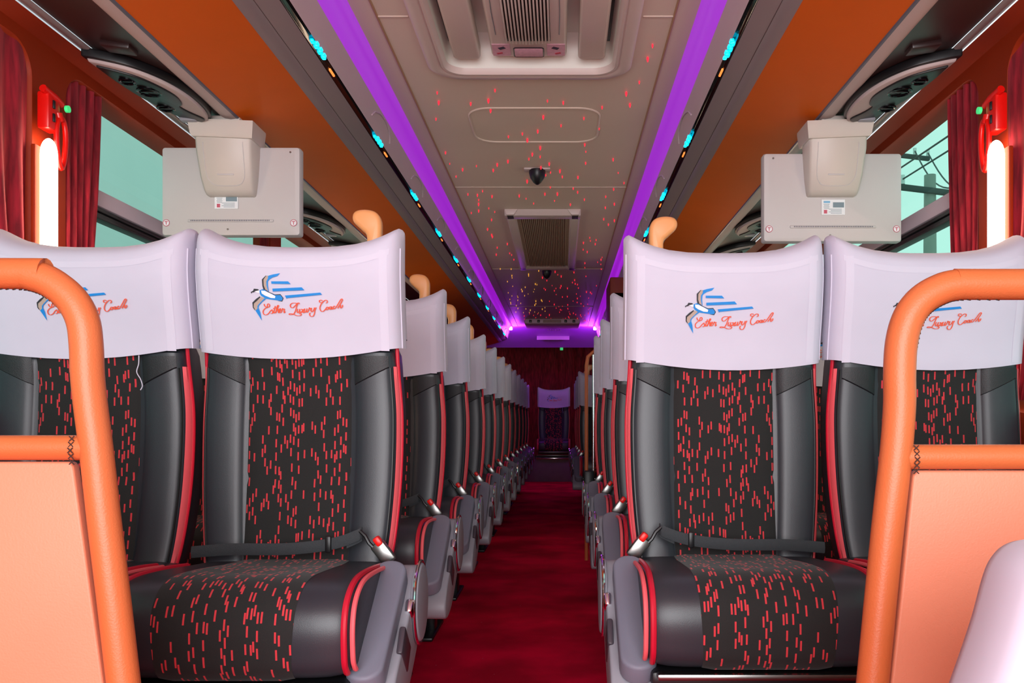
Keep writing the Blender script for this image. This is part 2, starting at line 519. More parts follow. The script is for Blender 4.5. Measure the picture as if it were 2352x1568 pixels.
# pressed outline of the service cover
yA, yB = 1976 * 1.139 / (VY - 247), 1976 * 1.139 / (VY - 325)
MB().tube([(x, y, ZC) for x, y in rrect(-0.243, 0.243, yA, yB, 0.085, 8)], 0.0045, 6, closed=True).build('cover_outline', M['ceiling'], ce)

# star lights
def star_mesh(m):
    b = MB()
    rows = []
    for r, z in ((.0005, 0), (.0034, -.003), (.0036, -.007), (.0025, -.012), (.0004, -.016)):
        rows.append([(r * math.cos(2*PI*i/8), r * math.sin(2*PI*i/8), z) for i in range(8)])
    b.grid(rows, None, True)
    o = b.build('star_light', m, ce)
    return o
sr, sgd = star_mesh(M['star_red']), star_mesh(M['star_gold'])
rs = random.Random(11)
pts = []
def free(x, y):
    if 1.6 < y < 2.9 and abs(x) < 0.36: return False
    if 4.5 < y < 6.4 and abs(x) < 0.23: return False
    return all((x - a) ** 2 + (y - b) ** 2 > 0.045 ** 2 for a, b in pts)
while len(pts) < 235:
    y = 2.35 + rs.random() ** 0.95 * 7.4; x = rs.uniform(-0.40, 0.40)
    if free(x, y) and (y > 3.0 or rs.random() < 0.6): pts.append((x, y))
used = {0: False, 1: False}
for x, y in pts:
    gold = 1 if (6.3 < y < 9.0 and x < -0.06) else 0
    src = sgd if gold else sr
    o = src if not used[gold] else src.copy()
    if used[gold]: COL.objects.link(o)
    used[gold] = True
    o.location = (x, y, ZC)
    s = rs.uniform(0.55, 1.15); o.scale = (s, s, s)

# luggage racks ------------------------------------------------------
def rack(sg, label):
    root = empty('luggage_rack', (sg * 0.85, Y0, H(0.95)))
    tag(root, label, 'luggage rack', 'overhead luggage racks')
    ox, oy, oz = root.location
    YE = 10.45
    def strip(name, prof, m, ya=Y0, yb=YE, parent=root):
        rows = [[(sg * x - ox, ya - oy, H(h) - oz), (sg * x - ox, yb - oy, H(h) - oz)] for x, h in prof]
        b = MB().grid(rows)
        if sg > 0: b.f = [f[::-1] for f in b.f]
        return b.build(name, m, parent, angle=60)
    strip('light_cove', [(0.478, 1.150), (0.479, 1.136), (0.500, 1.125), (0.520, 1.102), (0.526, 1.080)], M['purple'])
    strip('fascia', [(0.526, 1.080), (0.533, 1.060), (0.541, 1.030), (0.547, 1.009), (0.549, 1.006)], M['fascia'])
    ch = strip('light_channel', [(0.549, 1.008), (0.552, 1.016), (0.560, 1.013), (0.563, 0.998), (0.566, 0.996)], M['gloss_black'])
    strip('edge_rail', [(0.566, 0.996), (0.578, 0.988), (0.612, 0.977), (0.613, 0.980), (0.6145, 0.980), (0.6155, 0.976), (0.640, 0.967), (0.652, 0.962)], M['rack_grey'])
    strip('underside_panel', [(0.652, 0.963), (0.70, 0.950), (0.76, 0.933), (0.82, 0.920), (0.866, 0.912)], M['orange_panel'])
    strip('edge_seam', [(0.866, 0.912), (0.868, 0.908), (0.874, 0.908)], M['rack_line'])
    strip('trim_strip', [(0.874, 0.908), (0.890, 0.906), (0.908, 0.909), (0.921, 0.917), (0.922, 0.922)], M['rack_trim'])
    strip('service_channel', [(0.922, 0.922), (0.96, 0.928), (1.02, 0.938), (1.094, 0.950)], M['dark_panel'])
    strip('wall_trim', [(1.094, 0.948), (1.098, 0.943), (1.110, 0.943), (1.126, 0.950)], M['rack_grey'])
    # fluorescent-blue running lights
    led = MB()
    for dx, dy in ((-.004, -.05), (.004, -.035), (-.003, -.018), (.004, 0), (-.004, .018), (.003, .036), (-.002, .052)):
        led.box((dx, dy, 0), (0.011, 0.020, 0.008), 0.003)
    lo = led.build('running_light', M['cyan'], root)
    am = MB().box((0, 0, 0), (0.008, 0.05, 0.006), 0.002).build('amber_reflection', M['amber'], root)  # glowing slip standing in for an orange reflection, not a lamp
    for k in range(12):
        y = 1976 * 1.004 / 853 + k * 0.761 * 1.0
        if y > YE: break
        o = lo if k == 0 else lo.copy(); p = am if k == 0 else am.copy()
        if k: COL.objects.link(o); COL.objects.link(p)
        o.location = (sg * 0.555 - ox, y - oy, H(1.006) - oz)
        p.location = (sg * 0.561 - ox, y + 0.15 - oy, H(1.004) - oz)
    # lid grips pressed into the fascia
    g = MB()
    for k in range(10):
        y = 2.35 + k * 0.76 + 0.55
        pts = []
        for i in range(13):
            t = i / 12
            yy = y + 0.30 * t
            hgt = 1.034 + 0.038 * math.sin(PI * t) ** 0.5
            x = lerp([(1.009, .547), (1.030, .541), (1.060, .533), (1.080, .526)][0:4], hgt)
            pts.append((sg * (x - .002) - ox, yy - oy, H(hgt) - oz))
        gb = MB().tube(pts, 0.0028, 6); gb.build('lid_grip', M['fascia'], root)
    return root
rl = rack(-1, 'long orange overhead luggage rack above the left-hand seats')
rr_ = rack(1, 'long orange overhead luggage rack above the right-hand seats')

# rear bulkhead: purple-lit valance, rear ceiling, curtain
bh = MB()
rows = []
for t in range(9):
    u = t / 8
    y = YCE + 0.55 * u; h = 1.139 - 0.205 * u ** 1.4
    rows.append([(x, y - 0.10 * (x / 1.15) ** 2 * 0, H(h)) for x in (-1.18, -0.6, 0, 0.6, 1.18)])
bh.grid(rows)
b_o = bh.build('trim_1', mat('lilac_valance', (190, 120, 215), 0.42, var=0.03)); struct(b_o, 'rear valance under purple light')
MB().box((0, YCE + 0.30, H(1.06)), (0.40, 0.004, 0.12), 0.002, rot=Matrix.Rotation(-0.4, 3, 'X')).build('valance_panel', M['fascia'], b_o)
for k in range(6):
    MB().box((-0.06 + k * 0.03, YCE + 0.12, H(1.112)), (0.014, 0.01, 0.02), 0.003).build('valance_slot', M['rack_grey'], b_o)
rc = MB().grid([[(-1.2, YCE + .55, H(0.935)), (1.2, YCE + .55, H(0.935))], [(-1.2, YCE + .57, H(1.14)), (1.2, YCE + .57, H(1.14))], [(-1.2, Y1, H(1.12)), (1.2, Y1, H(1.12))]]).build('trim_2', M['ceiling'], smooth=False); struct(rc)
for sg in (-1, 1):
    o = MB().box((sg * 0.535, YCE - 0.02, H(1.115)), (0.10, 0.12, 0.035), 0.008).build('cove_lamp', M['purple_lamp'])
    tag(o, 'bright purple lamp ending the %s light strip by the rear valance' % ('left' if sg < 0 else 'right'), 'lamp', 'rear purple lamps')
for sg in (-1, 1):
    l = bpy.data.lights.new('purple_lamp_light', 'POINT'); l.energy = 6; l.color = (0.5, 0.05, 1.0); l.shadow_soft_size = 0.05
    o = bpy.data.objects.new('purple_lamp_light', l); o.location = (sg * 0.45, YCE - 0.12, H(1.04)); COL.objects.link(o)

def pleats(fn, nu, nv, thick=0.0):
    """fn(u, v) -> point"""
    b = MB()
    b.grid([[fn(i / nu, j / nv) for i in range(nu + 1)] for j in range(nv + 1)])
    return b
rs = random.Random(3)
for k, (xa, xb) in enumerate(((-1.16, 0.06), (0.055, 1.16))):
    def fn(u, v, xa=xa, xb=xb, k=k):
        x = xa + (xb - xa) * u
        return (x, Y1 - 0.10 + 0.022 * math.sin(x * (52 if k else 30)) * (0.5 + v * .5) + 0.010 * math.sin(x * 23 + 1), H(1.10) + (0.30 - H(1.10)) * v)
    o = pleats(fn, 120, 8).build('rear_curtain', M['velvet'])
    tag(o, ('crimson rear window curtain hanging nearly flat on the left half', 'crimson rear window curtain with tight folds on the right half')[k], 'curtain', 'rear curtains')
o = MB()
o.tube([(0.105, Y1 - .17, H(1.062)), (0.105, Y1 - .17, H(1.02))], lambda t: 0.022 + .006 * math.sin(PI * t), 10)
tag(o.build('green_indicator', M['green_led']), 'small green light in front of the rear curtain', 'light')

# ------------------------------------------------------------------ seats
SEATW = 0.218
BW = [(0.44, .185), (0.50, .196), (0.58, .205), (0.68, .211), (0.80, .212), (0.90, .206), (1.0, .204), (1.16, .204)]
BY = [(0.44, -.030), (0.50, -.008), (0.60, .008), (0.72, .020), (0.85, .026), (0.95, .018), (1.05, -.002), (1.12, -.010), (1.21, -.006)]
BT = [(0.44, .10), (0.55, .115), (0.75, .12), (0.95, .115), (1.05, .10), (1.16, .08)]
SEC = [(-1.0, .038), (-.985, .014), (-.94, -.003), (-.84, -.009), (-.70, -.009), (-.60, -.005), (-.555, .002), (-.3, .002), (0, .004),
       (.3, .002), (.555, .002), (.60, -.005), (.70, -.009), (.84, -.009), (.94, -.003), (.985, .014), (1.0, .038)]
def back_front(x, z):
    w = slerp_(BW, z)
    return slerp_(BY, z) + slerp_(SEC, max(-1, min(1, x / w)))

def backrest_mesh():
    b = MB(); rows = []
    zs = [0.44 + (1.150 - 0.44) * i / 30 for i in range(31)]
    ts = [-1, -.993, -.985, -.965, -.94, -.9, -.84, -.78, -.70, -.65, -.60, -.575, -.555, -.4, -.2, 0]
    ts = ts + [-t for t in ts[-2::-1]]
    for z in zs:
        w = slerp_(BW, z); y = slerp_(BY, z); T = slerp_(BT, z)
        k = max(0.0, min(1.0, (0.955 - z) / 0.02))       # slimmer where the cover wraps it
        y += 0.030 * (1 - k); T -= 0.03 * (1 - k); w -= .012 * (1 - k)
        row = [(t * w, y + slerp_(SEC, t) * (k if slerp_(SEC, t) < 0 else 1), z) for t in ts]
        row += [(w * .995, y + T * .75, z), (w * .95, y + T * .95, z), (w * .8, y + T, z), (0, y + T + .01, z), (-w * .8, y + T, z), (-w * .95, y + T * .95, z), (-w * .995, y + T * .75, z)]
        rows.append(row)
    b.grid(rows, None, True)
    n = len(rows[0])
    b.f.append(tuple(range(n))[::-1]); b.mi.append(0)
    b.f.append(tuple(30 * n + i for i in range(n))); b.mi.append(0)
    return b
FW = 0.119
def fabric_mesh():
    b = MB(); rows = []; uv = []
    for j in range(37):
        z = 0.455 + (0.97 - 0.455) * j / 36
        w = FW * (1.0 - .03 * (z - .455))
        # stitched cross seams
        s = 0.0
        for zs in (0.668, 0.865):
            s += .0022 * math.exp(-((z - zs) / .007) ** 2)
        r = []; u = []
        for i in range(15):
            t = -1 + 2 * i / 14
            x = w * t
            y = slerp_(BY, z) + .001 - .007 * (1 - t ** 8) + s
            if i in (0, 14): y += .006
            r.append((x, y, z)); u.append((x, z))
        rows.append(r); uv.append(u)
    return b.grid(rows, uv)
def band_path(sgx, inset, out, z0, z1, n=28):
    pts = []
    for i in range(n + 1):
        z = z0 + (z1 - z0) * i / n
        w = slerp_(BW, z)
        pts.append((sgx * (w * inset + out), slerp_(BY, z) + slerp_(SEC, inset), z))
    return pts

DROP = [0.0]                              # the right-hand covers hang a little lower
def cover_surface(t, s):
    """t -1..1 across, s 0..1 from front hem over the top to back hem"""
    w = 0.2205
    e = (1 - abs(t) ** 14) ** 0.5 if abs(t) < 1 else 0.0
    x = t * w
    zt = 1.150 + 0.050 * abs(t) ** 3.2 - (0.022 if abs(t) > .93 else 0) * ((abs(t) - .93) / .07) ** 2 * 1.0
    zb = 0.945 - DROP[0] - 0.022 * (1 - t * t) + .004 * t
    def mid(z): return slerp_(BY, z) + 0.050
    hf = 0.066                                     # half thickness
    a = 0.62                                       # share of s for the front
    if s < a:
        q = s / a; z = zb + (zt - .018 - zb) * q
        d = -hf * (1 - .10 * max(0, q - .75) / .25)
        y = mid(z) + d * e + 0.010 * (1 - t * t) * math.sin(PI * min(1, q * 1.0)) * .6
        return (x, y, z)
    q = (s - a) / (1 - a)
    if q < .5:
        ang = PI * (q / .5)
        zc = zt - .018 + 0.030 * (q / .5)          # top slopes up to the rear
        z = zc + .020 * math.sin(ang)
        y = mid(zt) - hf * .9 * math.cos(ang) * e
        return (x, y + .0, z)
    q = (q - .5) / .5
    z = zt + .012 + (0.97 - zt - .012) * q
    return (x, mid(z) + (hf * (1 - .1 * (1 - q))) * e, z)
TS = [-1, -.9995, -.998, -.994, -.985, -.97, -.945, -.91, -.87, -.8, -.7, -.55, -.35, -.15]
TS = TS + [0] + [-t for t in TS[::-1]]
def cover_mesh():
    b = MB()
    ss = [i / 46 for i in range(47)]
    rows = [[cover_surface(t, s) for t in TS] for s in ss]
    uv = [[(t * .2205, s * .45) for t in TS] for s in ss]
    b.grid(rows, uv)
    return b
def on_cover(x, z, off):
    t = x / 0.2205
    zt = 1.150 + 0.050 * abs(t) ** 3.2
    zb = 0.945 - DROP[0] - 0.022 * (1 - t * t) + .004 * t
    q = (z - zb) / (zt - .018 - zb)
    p = cover_surface(t, max(0, min(1, q)) * 0.62)
    return (x, p[1] - off, z)

# ---- stitched emblem, traced from the photograph in an 8.4x crop at (540, 600)
def lx(cx, cy):
    Y = 1.79
    return ((540 + cx / 8.4 - VX) * Y / F + CX + 0.460, CZ - (600 + cy / 8.4 - VY) * Y / F - DROP[0])
BIRD = [
    (0, [(430,540),(520,510),(600,570),(720,625),(830,620),(880,690),(850,745),(760,730),(640,715),(540,700),(450,640),(425,590)]),
    (2, [(500,505),(545,525),(610,570),(720,618),(830,612),(888,690),(855,752),(765,738),(850,735),(872,690),(828,628),(720,632),(600,580),(520,522)]),
    (3, [(460,545),(530,550),(640,600),(730,650),(720,690),(640,685),(530,640),(470,600)]),
    (3, [(335,560),(430,540),(430,592),(390,590)]),
    (2, [(325,510),(400,518),(425,538),(345,558),(318,578),(285,580),(270,604),(258,575),(305,550)]),
    (2, [(565,260),(488,335),(492,460),(510,530),(548,530),(524,450),(524,340),(582,265)]),
    (1, [(575,262),(615,262),(607,320),(577,370),(577,450),(600,560),(545,525),(520,450),(520,340)]),
    (0, [(612,265),(700,240),(840,215),(790,270),(690,300),(630,340),(605,370),(600,450),(612,567),(597,555),(574,450),(574,370),(604,320)]),
    (2, [(430,655),(350,708),(278,775),(282,872),(322,925),(308,850),(313,792),(372,742),(455,682)]),
    (1, [(450,665),(520,690),(480,740),(402,810),(377,840),(372,892),(330,922),(300,860),(308,792),(375,738)]),
    (0, [(518,693),(548,705),(470,762),(402,830),(392,870),(420,960),(440,1118),(328,925),(370,888),(374,838),(400,806)]),
    (0, [(668,372),(995,372),(1045,425),(672,418)]),
    (0, [(685,510),(1255,485),(1305,540),(688,565)]),
    (0, [(918,640),(1610,585),(1645,625),(955,690),(950,707)]),
]
def emblem_mesh():
    b = MB()
    for k, (mi, poly) in enumerate(BIRD):
        P = [lx(*p) for p in poly]
        # cut long edges so the patch follows the cloth
        Q = []
        for (a, c), (d, e) in zip(P, P[1:] + P[:1]):
            m_ = max(1, int(math.hypot(d - a, e - c) / 0.012))
            for i in range(m_): Q.append((a + (d - a) * i / m_, c + (e - c) * i / m_))
        tri = tessellate_polygon([[Vector((p[0], p[1], 0)) for p in Q]])
        off = 0.0016 + 0.00012 * k
        vs = [on_cover(p[0], p[1], off) for p in Q]
        fs = []
        for t in tri:
            a, c, d = (Vector(vs[i]) for i in t)
            nrm = (c - a).cross(d - a)
            fs.append(t if nrm.y < 0 else t[::-1])
        b.add(vs, fs, None, mi)
    return b
STROKES = [
    [(505,800),(515,835),(548,862),(590,858),(612,830),(600,800),(575,803),(566,838),(560,868)],
    [(566,868),(520,885),(478,935),(485,990),(525,1008),(575,985),(618,935),(645,912)],
    [(645,905),(652,912),(664,945),(652,978),(618,980)], [(652,978),(676,955),(700,910)],
    [(722,838),(700,900),(684,955),(698,972),(722,945)], [(672,886),(752,868)],
    [(735,940),(768,870),(786,836),(772,826),(752,862),(722,972)], [(730,945),(756,905),(776,900),(770,940),(776,968),(796,945)],
    [(796,942),(822,915),(822,890),(802,895),(792,935),(806,965),(836,950)],
    [(836,950),(856,902),(862,886),(868,902),(896,896),(884,940),(888,968),(908,940)],
    [(1152,792),(1110,782),(1050,788),(1014,822),(1026,864),(1066,868),(1118,824),(1160,784),(1188,782),(1186,804)],
    [(1162,790),(1136,850),(1108,930),(1070,988),(1010,1004),(978,994),(1010,982),(1066,996),(1130,1022),(1190,1022),(1218,1000),(1204,980),(1172,986)],
    [(1156,892),(1140,940),(1150,966),(1180,940),(1198,894)], [(1198,894),(1186,945),(1196,966),(1222,942)],
    [(1222,908),(1240,900),(1250,940),(1264,966),(1282,948)], [(1284,896),(1250,930),(1220,966)],
    [(1296,888),(1280,936),(1292,960),(1320,934),(1338,886)], [(1338,886),(1326,936),(1336,958),(1360,934)],
    [(1360,934),(1382,884),(1386,872),(1394,890),(1418,884),(1402,932)],
    [(1428,876),(1414,926),(1428,950),(1462,920),(1486,868)], [(1518,866),(1490,922),(1478,980),(1450,1030),(1412,1038),(1382,1012),(1386,976),(1406,972)],
    [(1650,742),(1618,728),(1588,740),(1594,768),(1632,774),(1668,752),(1706,730),(1738,740),(1738,772),(1710,784)],
    [(1662,758),(1622,800),(1592,866),(1598,920),(1634,944),(1672,926),(1712,884)],
    [(1752,862),(1728,862),(1712,888),(1720,912),(1744,904),(1756,876),(1752,862),(1778,872)],
    [(1822,856),(1794,854),(1778,882),(1788,904),(1812,886),(1826,852),(1818,890),(1830,900),(1850,876)],
    [(1892,850),(1872,842),(1852,868),(1858,894),(1884,886),(1910,862)],
    [(1910,862),(1960,790),(2010,716),(2036,710),(2034,738),(1990,810),(1938,886)], [(1946,868),(1980,832),(2002,832),(1992,866),(2004,880),(2036,850),(2034,820)],
]
def ribbon(path, hw, off, b):
    P = catmull([(p[0], p[1], 0) for p in path], 5)
    L, R = [], []
    for k in range(len(P)):
        t = (P[min(k + 1, len(P) - 1)] - P[max(k - 1, 0)])
        if t.length < 1e-6: t = Vector((1, 0, 0))
        t.normalize()
        # broad-nib pen: down strokes are heavier
        h = hw * (0.62 + 0.75 * abs(t.y))
        nn = Vector((-t.y, t.x, 0))
        L.append(P[k] + nn * h); R.append(P[k] - nn * h)
    rows = []
    for side in (L, R):
        rows.append([on_cover(*lx(p.x, p.y), off) for p in side])
    b.grid(rows)
def lettering_mesh():
    b = MB()
    for k, s in enumerate(STROKES): ribbon(s, 7.6, 0.0034 + .00005 * k, b)
    return b

# cushion profile, rear-top -> nose -> under
CP = [(0.03, .494), (-.06, .502), (-.16, .512), (-.28, .520), (-.345, .512), (-.385, .488), (-.401, .452), (-.401, .408), (-.390, .372), (-.345, .356), (-.15, .368), (0.03, .372)]
CPS = catmull([(0, y, z) for y, z in CP], 5)
def cushion_point(k, t, w=0.203):
    """profile point k, pulled in towards the section's middle at the side"""
    p = CPS[k]
    e = (1 - abs(t) ** 9) ** 0.5 if abs(t) < 1 else 0
    c = Vector((0, -.185, .445))
    d = p - c
    q = c + Vector((0, d.y * (0.90 + .10 * e), d.z * (0.78 + .22 * e)))
    wide = w * (1 + .03 * max(0, min(1, -p.y / .35)))
    # seat hollow
    if p.z > .45: q.z -= .010 * math.exp(-(t / .55) ** 2) * max(0, min(1, (-p.y) / .1)) * max(0, min(1, (p.y + .34) / .08))
    return Vector((t * wide, q.y, q.z))
CT = [-1, -.995, -.98, -.95, -.9, -.82, -.7, -.55, -.3, 0]
CT = CT + [-t for t in CT[-2::-1]]
def cushion_mesh():
    b = MB()
    n = len(CPS)
    b.grid([[cushion_point(k, t) for t in CT] for k in range(n)])
    m_ = len(CT)
    b.f.append(tuple(k * m_ for k in range(n))); b.mi.append(0)
    b.f.append(tuple(k * m_ + m_ - 1 for k in range(n))[::-1]); b.mi.append(0)
    return b
def cushion_fabric_mesh():
    b = MB(); rows = []; uv = []; s = 0.0
    last = None
    for k in range(2, 44):
        p = CPS[k]
        if last is not None: s += (p - last).length
        last = p
        tang = (CPS[k + 1] - CPS[k - 1]).normalized()
        nrm = Vector((0, tang.z, -tang.y))          # outward
        if nrm.dot(p - Vector((0, -.185, .445))) < 0: nrm = -nrm
        w = .114 + .010 * math.sin(PI * min(1, s / .5))
        r = []; u = []
        for i in range(11):
            t = -1 + 2 * i / 10
            q = cushion_point(k, t * w / .215)
            off = .0045 if abs(t) < .99 else .0005
            r.append(Vector((t * w, q.y, q.z)) + nrm * off); u.append((t * w + .4, -s))
        rows.append(r); uv.append(u)
    return b.grid(rows, uv)
def cushion_piping(t, k0=6, k1=44):
    pts = []
    for k in range(k0, k1):
        p = cushion_point(k, t)
        c = Vector((p.x, -.185, .445)); d = (p - c).normalized()
        pts.append(p + d * .002)
    return pts

def make_seat(side, aisle):
    """side -1: left of the aisle, +1: right. Modelled with the aisle at +x and mirrored for the right side."""
    m = 1 if side < 0 else -1
    DROP[0] = 0.0 if side < 0 else 0.020
    root = empty('coach_seat')
    B = lambda b, name, mats, par=root, **k: b.mirror(m).build(name, mats, par, **k)
    B(backrest_mesh(), 'backrest', M['leather'])
    B(fabric_mesh(), 'fabric_panel', M['fabric'])
    # shoulder patches with a slanting seam under the cover
    for sx in (-1, 1):
        b = MB(); rows = []
        for j in range(9):
            x = (.118 + (.192 - .118) * j / 8)
            zb = 0.868 - DROP[0] + (0.905 - .868) * j / 8
            rows.append([(sx * x, back_front(x, z) - o_, z) for z, o_ in ((zb - .001, -.001), (zb + .002, .0035), (zb + .02, .0035), (0.925 - DROP[0], .0035), (0.930 - DROP[0], .003))])
        B(b.grid(rows), 'shoulder_patch', M['leather_side'], recalc=True)
    for sx in (-1, 1):
        z0 = 0.455
        sal = MB(); rows = []
        for i in range(27):
            z = 0.462 + (0.908 - 0.462) * i / 26
            w = slerp_(BW, z); y = slerp_(BY, z)
            wd = 0.003 + 0.009 * math.sin(PI * min(1, max(0.02, (0.93 - z) / .47))) ** .7
            rows.append([(sx * (w + .0012), y + slerp_(SEC, .985) + wd * 1.25, z), (sx * (w * .99 + .002), y + slerp_(SEC, .975) + wd * .45 - .002, z), (sx * w * .972, y + slerp_(SEC, .972) - .003, z)])
        B(sal.grid(rows), 'side_trim', M['salmon'], recalc=True)
        pp = []
        for i in range(29):
            z = 0.45 + (0.972 - 0.45) * i / 28
            w = slerp_(BW, z); wd = 0.003 + 0.009 * math.sin(PI * min(1, max(0.02, (0.93 - z) / .47))) ** .7
            pp.append((sx * (w + .001), slerp_(BY, z) + slerp_(SEC, .985) + wd * 1.25, z))
        B(MB().tube(pp, 0.0042, 8), 'side_piping', M['red'])
        B(MB().tube(band_path(sx, .945, 0, .46, .905), 0.0026, 6), 'edge_piping', M['black'])
    cv = B(cover_mesh(), 'headrest_cover', M['cover'])
    # double-cloth border: hems along edges of the front
    hb = MB()
    for sx in (-1, 1):
        rows = []
        for i in range(21):
            z = 0.940 - DROP[0] + (1.150 - .940 + DROP[0]) * i / 20
            rows.append([on_cover(sx * x, z, .0005) for x in (.178, .181, .192, .195)])
        hb.grid(rows)
    rows = []
    for i in range(25):
        t = -.9 + 1.8 * i / 24; x = t * .2205
        zt = 1.118 + 0.040 * abs(t) ** 3.2
        rows.append([on_cover(x, zt + d, .0006) for d in (-.006, -.004, 0.005, .007)])
    hb.grid(rows)
    B(hb, 'hem', M['hem'], cv, recalc=True)
    # piped seams along the cover's front edge
    sm = []
    for i in range(30): sm.append(cover_surface(.985, .62 * i / 30))
    for sx in (-1, 1): B(MB().tube([(sx * abs(p[0]), p[1] - .001, p[2]) for p in sm], 0.0016, 6), 'seam', M['hem'], cv)
    emblem_mesh().build('bird_emblem', [M['bird_blue'], M['bird_tan'], M['bird_black'], M['bird_white']], cv, smooth=False)
    lettering_mesh().build('lettering', M['letter'], cv, smooth=False)
    # cushion
    B(cushion_mesh(), 'cushion', M['leather'])
    B(cushion_fabric_mesh(), 'cushion_fabric', M['fabric'], recalc=False)
    for sx in ((1, -1) if aisle else (-1, 1)):
        B(MB().tube([(sx * p.x, p.y, p.z) for p in cushion_piping(.955)], 0.0055, 8), 'cushion_piping', M['red'])
        B(MB().tube([(sx * (p.x + .006), p.y + .004, p.z) for p in cushion_piping(.985)], 0.0045, 8), 'cushion_piping', M['salmon'])
    # base frame
    B(MB().box((0, -.380, .345), (.385, .022, .012), .004), 'front_rail', M['steel'])
    B(MB().box((0, -.17, .334), (.40, .40, .03), .006), 'seat_pan', M['black'])
    for x in (-.13, .09):
        B(MB().box((x, -.14, .165), (.045, .07, .33), .008), 'leg', M['black'])
        B(MB().box((x, -.14, .007), (.06, .30, .014), .004), 'foot', M['black'])
    # lap belt
    if aisle:
        bp = [(-.205, -.035, .520), (-.12, -.050, .528), (0, -.058, .530), (.09, -.056, .540), (.140, -.054, .556), (.150, -.050, .562), (.148, -.046, .555), (.12, -.050, .542)]
        path = catmull(bp, 6); rows = []
        for i, p in enumerate(path):
            rows.append([(p.x, p.y - .006, p.z + .012), (p.x, p.y - .009, p.z), (p.x, p.y - .006, p.z - .012)])
        st = MB().grid(rows); st2 = [[(a, b_ + .003, c) for a, b_, c in r] for r in rows]; st.grid([r[::-1] for r in st2])
        st = B(st, 'belt_strap', M['webbing'])
        B(MB().box((.085, -.066, .540), (.012, .010, .034), .003), 'belt_slider', M['black'], st)
        tg = MB().tube([(.148, -.058, .566), (.160, -.062, .556), (.168, -.064, .542), (.176, -.064, .534)], .0042, 8)
        B(tg, 'belt_tongue', M['black'])
        rot = Matrix.Rotation(math.radians(-38), 3, 'Y')
        bk = B(MB().box((.196, -.058, .522), (.030, .020, .050), .005, rot), 'buckle', M['steel'])
        B(MB().box((.186, -.062, .546), (.014, .020, .020), .004, rot), 'release_button', M['button'], bk)
    if aisle:
        # folded-down armrest: housing with disc, pad, recline button, latch
        hpts = [(.010, .470), (-.02, .490), (-.065, .492), (-.105, .468), (-.17, .424), (-.24, .380), (-.310, .338), (-.345, .300), (-.345, .262), (-.30, .250), (-.22, .262), (-.14, .300), (-.06, .352), (.0, .41), (.014, .445)]
        hpts = [(p.x, p.y) for p in catmull([(a, b_, 0) for a, b_ in hpts + hpts[:1]], 3)[:-1]]
        hs = B(MB().prism(hpts, lambda p: (.188, p[0], p[1]), lambda p: (.270, p[0], p[1]), .006), 'armrest_housing', M['housing'])
        dp = [(.03 * 0 + -.075 + .072 * math.cos(2*PI*i/28), .425 + .078 * math.sin(2*PI*i/28)) for i in range(28)]
        B(MB().prism(dp, lambda p: (.266, p[0], p[1]), lambda p: (.280, p[0], p[1]), .005), 'hub_cap', M['housing'], hs)
        B(MB().tube([(.274, -.075 + .076 * math.cos(2*PI*i/28), .425 + .082 * math.sin(2*PI*i/28)) for i in range(28)], .0035, 8, closed=True), 'hub_ring', M['chrome'], hs)
        r2 = Matrix.Rotation(math.radians(48), 3, 'X')
        B(MB().box((.2665, -.150, .425), (.016, .030, .038), .006, r2), 'recline_button', M['chrome'], hs)
        B(MB().box((.2665, -.215, .365), (.012, .055, .080), .004, r2), 'side_plate', M['housing_dark'], hs)
        # pad on top of the housing, pointing down to the front
        a, c = Vector((0, -.078, .486)), Vector((0, -.348, .326))
        L_ = (c - a).length; d = (c - a).normalized(); nrm = Vector((0, d.z, -d.y))
        if nrm.y > 0: nrm = -nrm
        hw = .0335
        outl = []
        for i in range(13): ang = PI * i / 12; outl.append((hw * math.cos(ang), -.0 - hw * math.sin(ang) + hw))
        for i in range(13): ang = PI + PI * i / 12; outl.append((hw * math.cos(ang), L_ - hw * math.sin(ang) - hw))
        f0 = lambda p: tuple(Vector((.2205 + p[0], 0, 0)) + a + d * p[1] - nrm * .012)
        f1 = lambda p: tuple(Vector((.2205 + p[0], 0, 0)) + a + d * p[1] + nrm * .033)
        B(MB().prism(outl, f0, f1, .007), 'armrest_pad', M['arm_grey'])
        # grab handle behind the shoulder
        hp = [(.145, 1.15), (.150, 1.205), (.138, 1.222), (.120, 1.240), (.118, 1.256), (.128, 1.266), (.150, 1.268), (.170, 1.262), (.181, 1.246), (.183, 1.22), (.180, 1.15)]
        hp = [(p.x - .028, p.y) for p in catmull([(x, z, 0) for x, z in hp], 4)]
        B(MB().prism(hp, lambda p: (p[0], .112, p[1]), lambda p: (p[0], .145, p[1]), .010), 'grab_handle', M['tan'])
    return root

XA, XW = 0.460, 0.913
ORD = ['first', 'second', 'third', 'fourth', 'fifth', 'sixth', 'seventh', 'eighth', 'ninth', 'tenth', 'eleventh', 'twelfth']
protos = {}
def place(side, aisle, Yhead, label, z=0.0, x=None, group='black coach seats with white headrest covers'):
    key = (side, aisle)
    if key not in protos:
        protos[key] = make_seat(side, aisle); r = protos[key]
    else:
        r = copy_tree(protos[key])
    r.location = (side * (XA if aisle else XW) if x is None else x, Yhead - 0.03, z)
    tag(r, label, 'seat', group)
    return r
LEFT = [1.85] + [2.70 + .705 * k for k in range(11)]
RIGHT = [1.915, 2.78, 3.49, 4.17]
RIGHT2 = [7.12, 7.95, 8.70, 9.35]
for i, Y in enumerate(LEFT):
    lab = 'front-row aisle seat left of the carpet, its emblem fully in view' if i == 0 else 'left-hand aisle seat in the %s row from the front' % ORD[i]
    place(-1, True, Y, lab, x=-(XA + (0.022 if i else 0)))
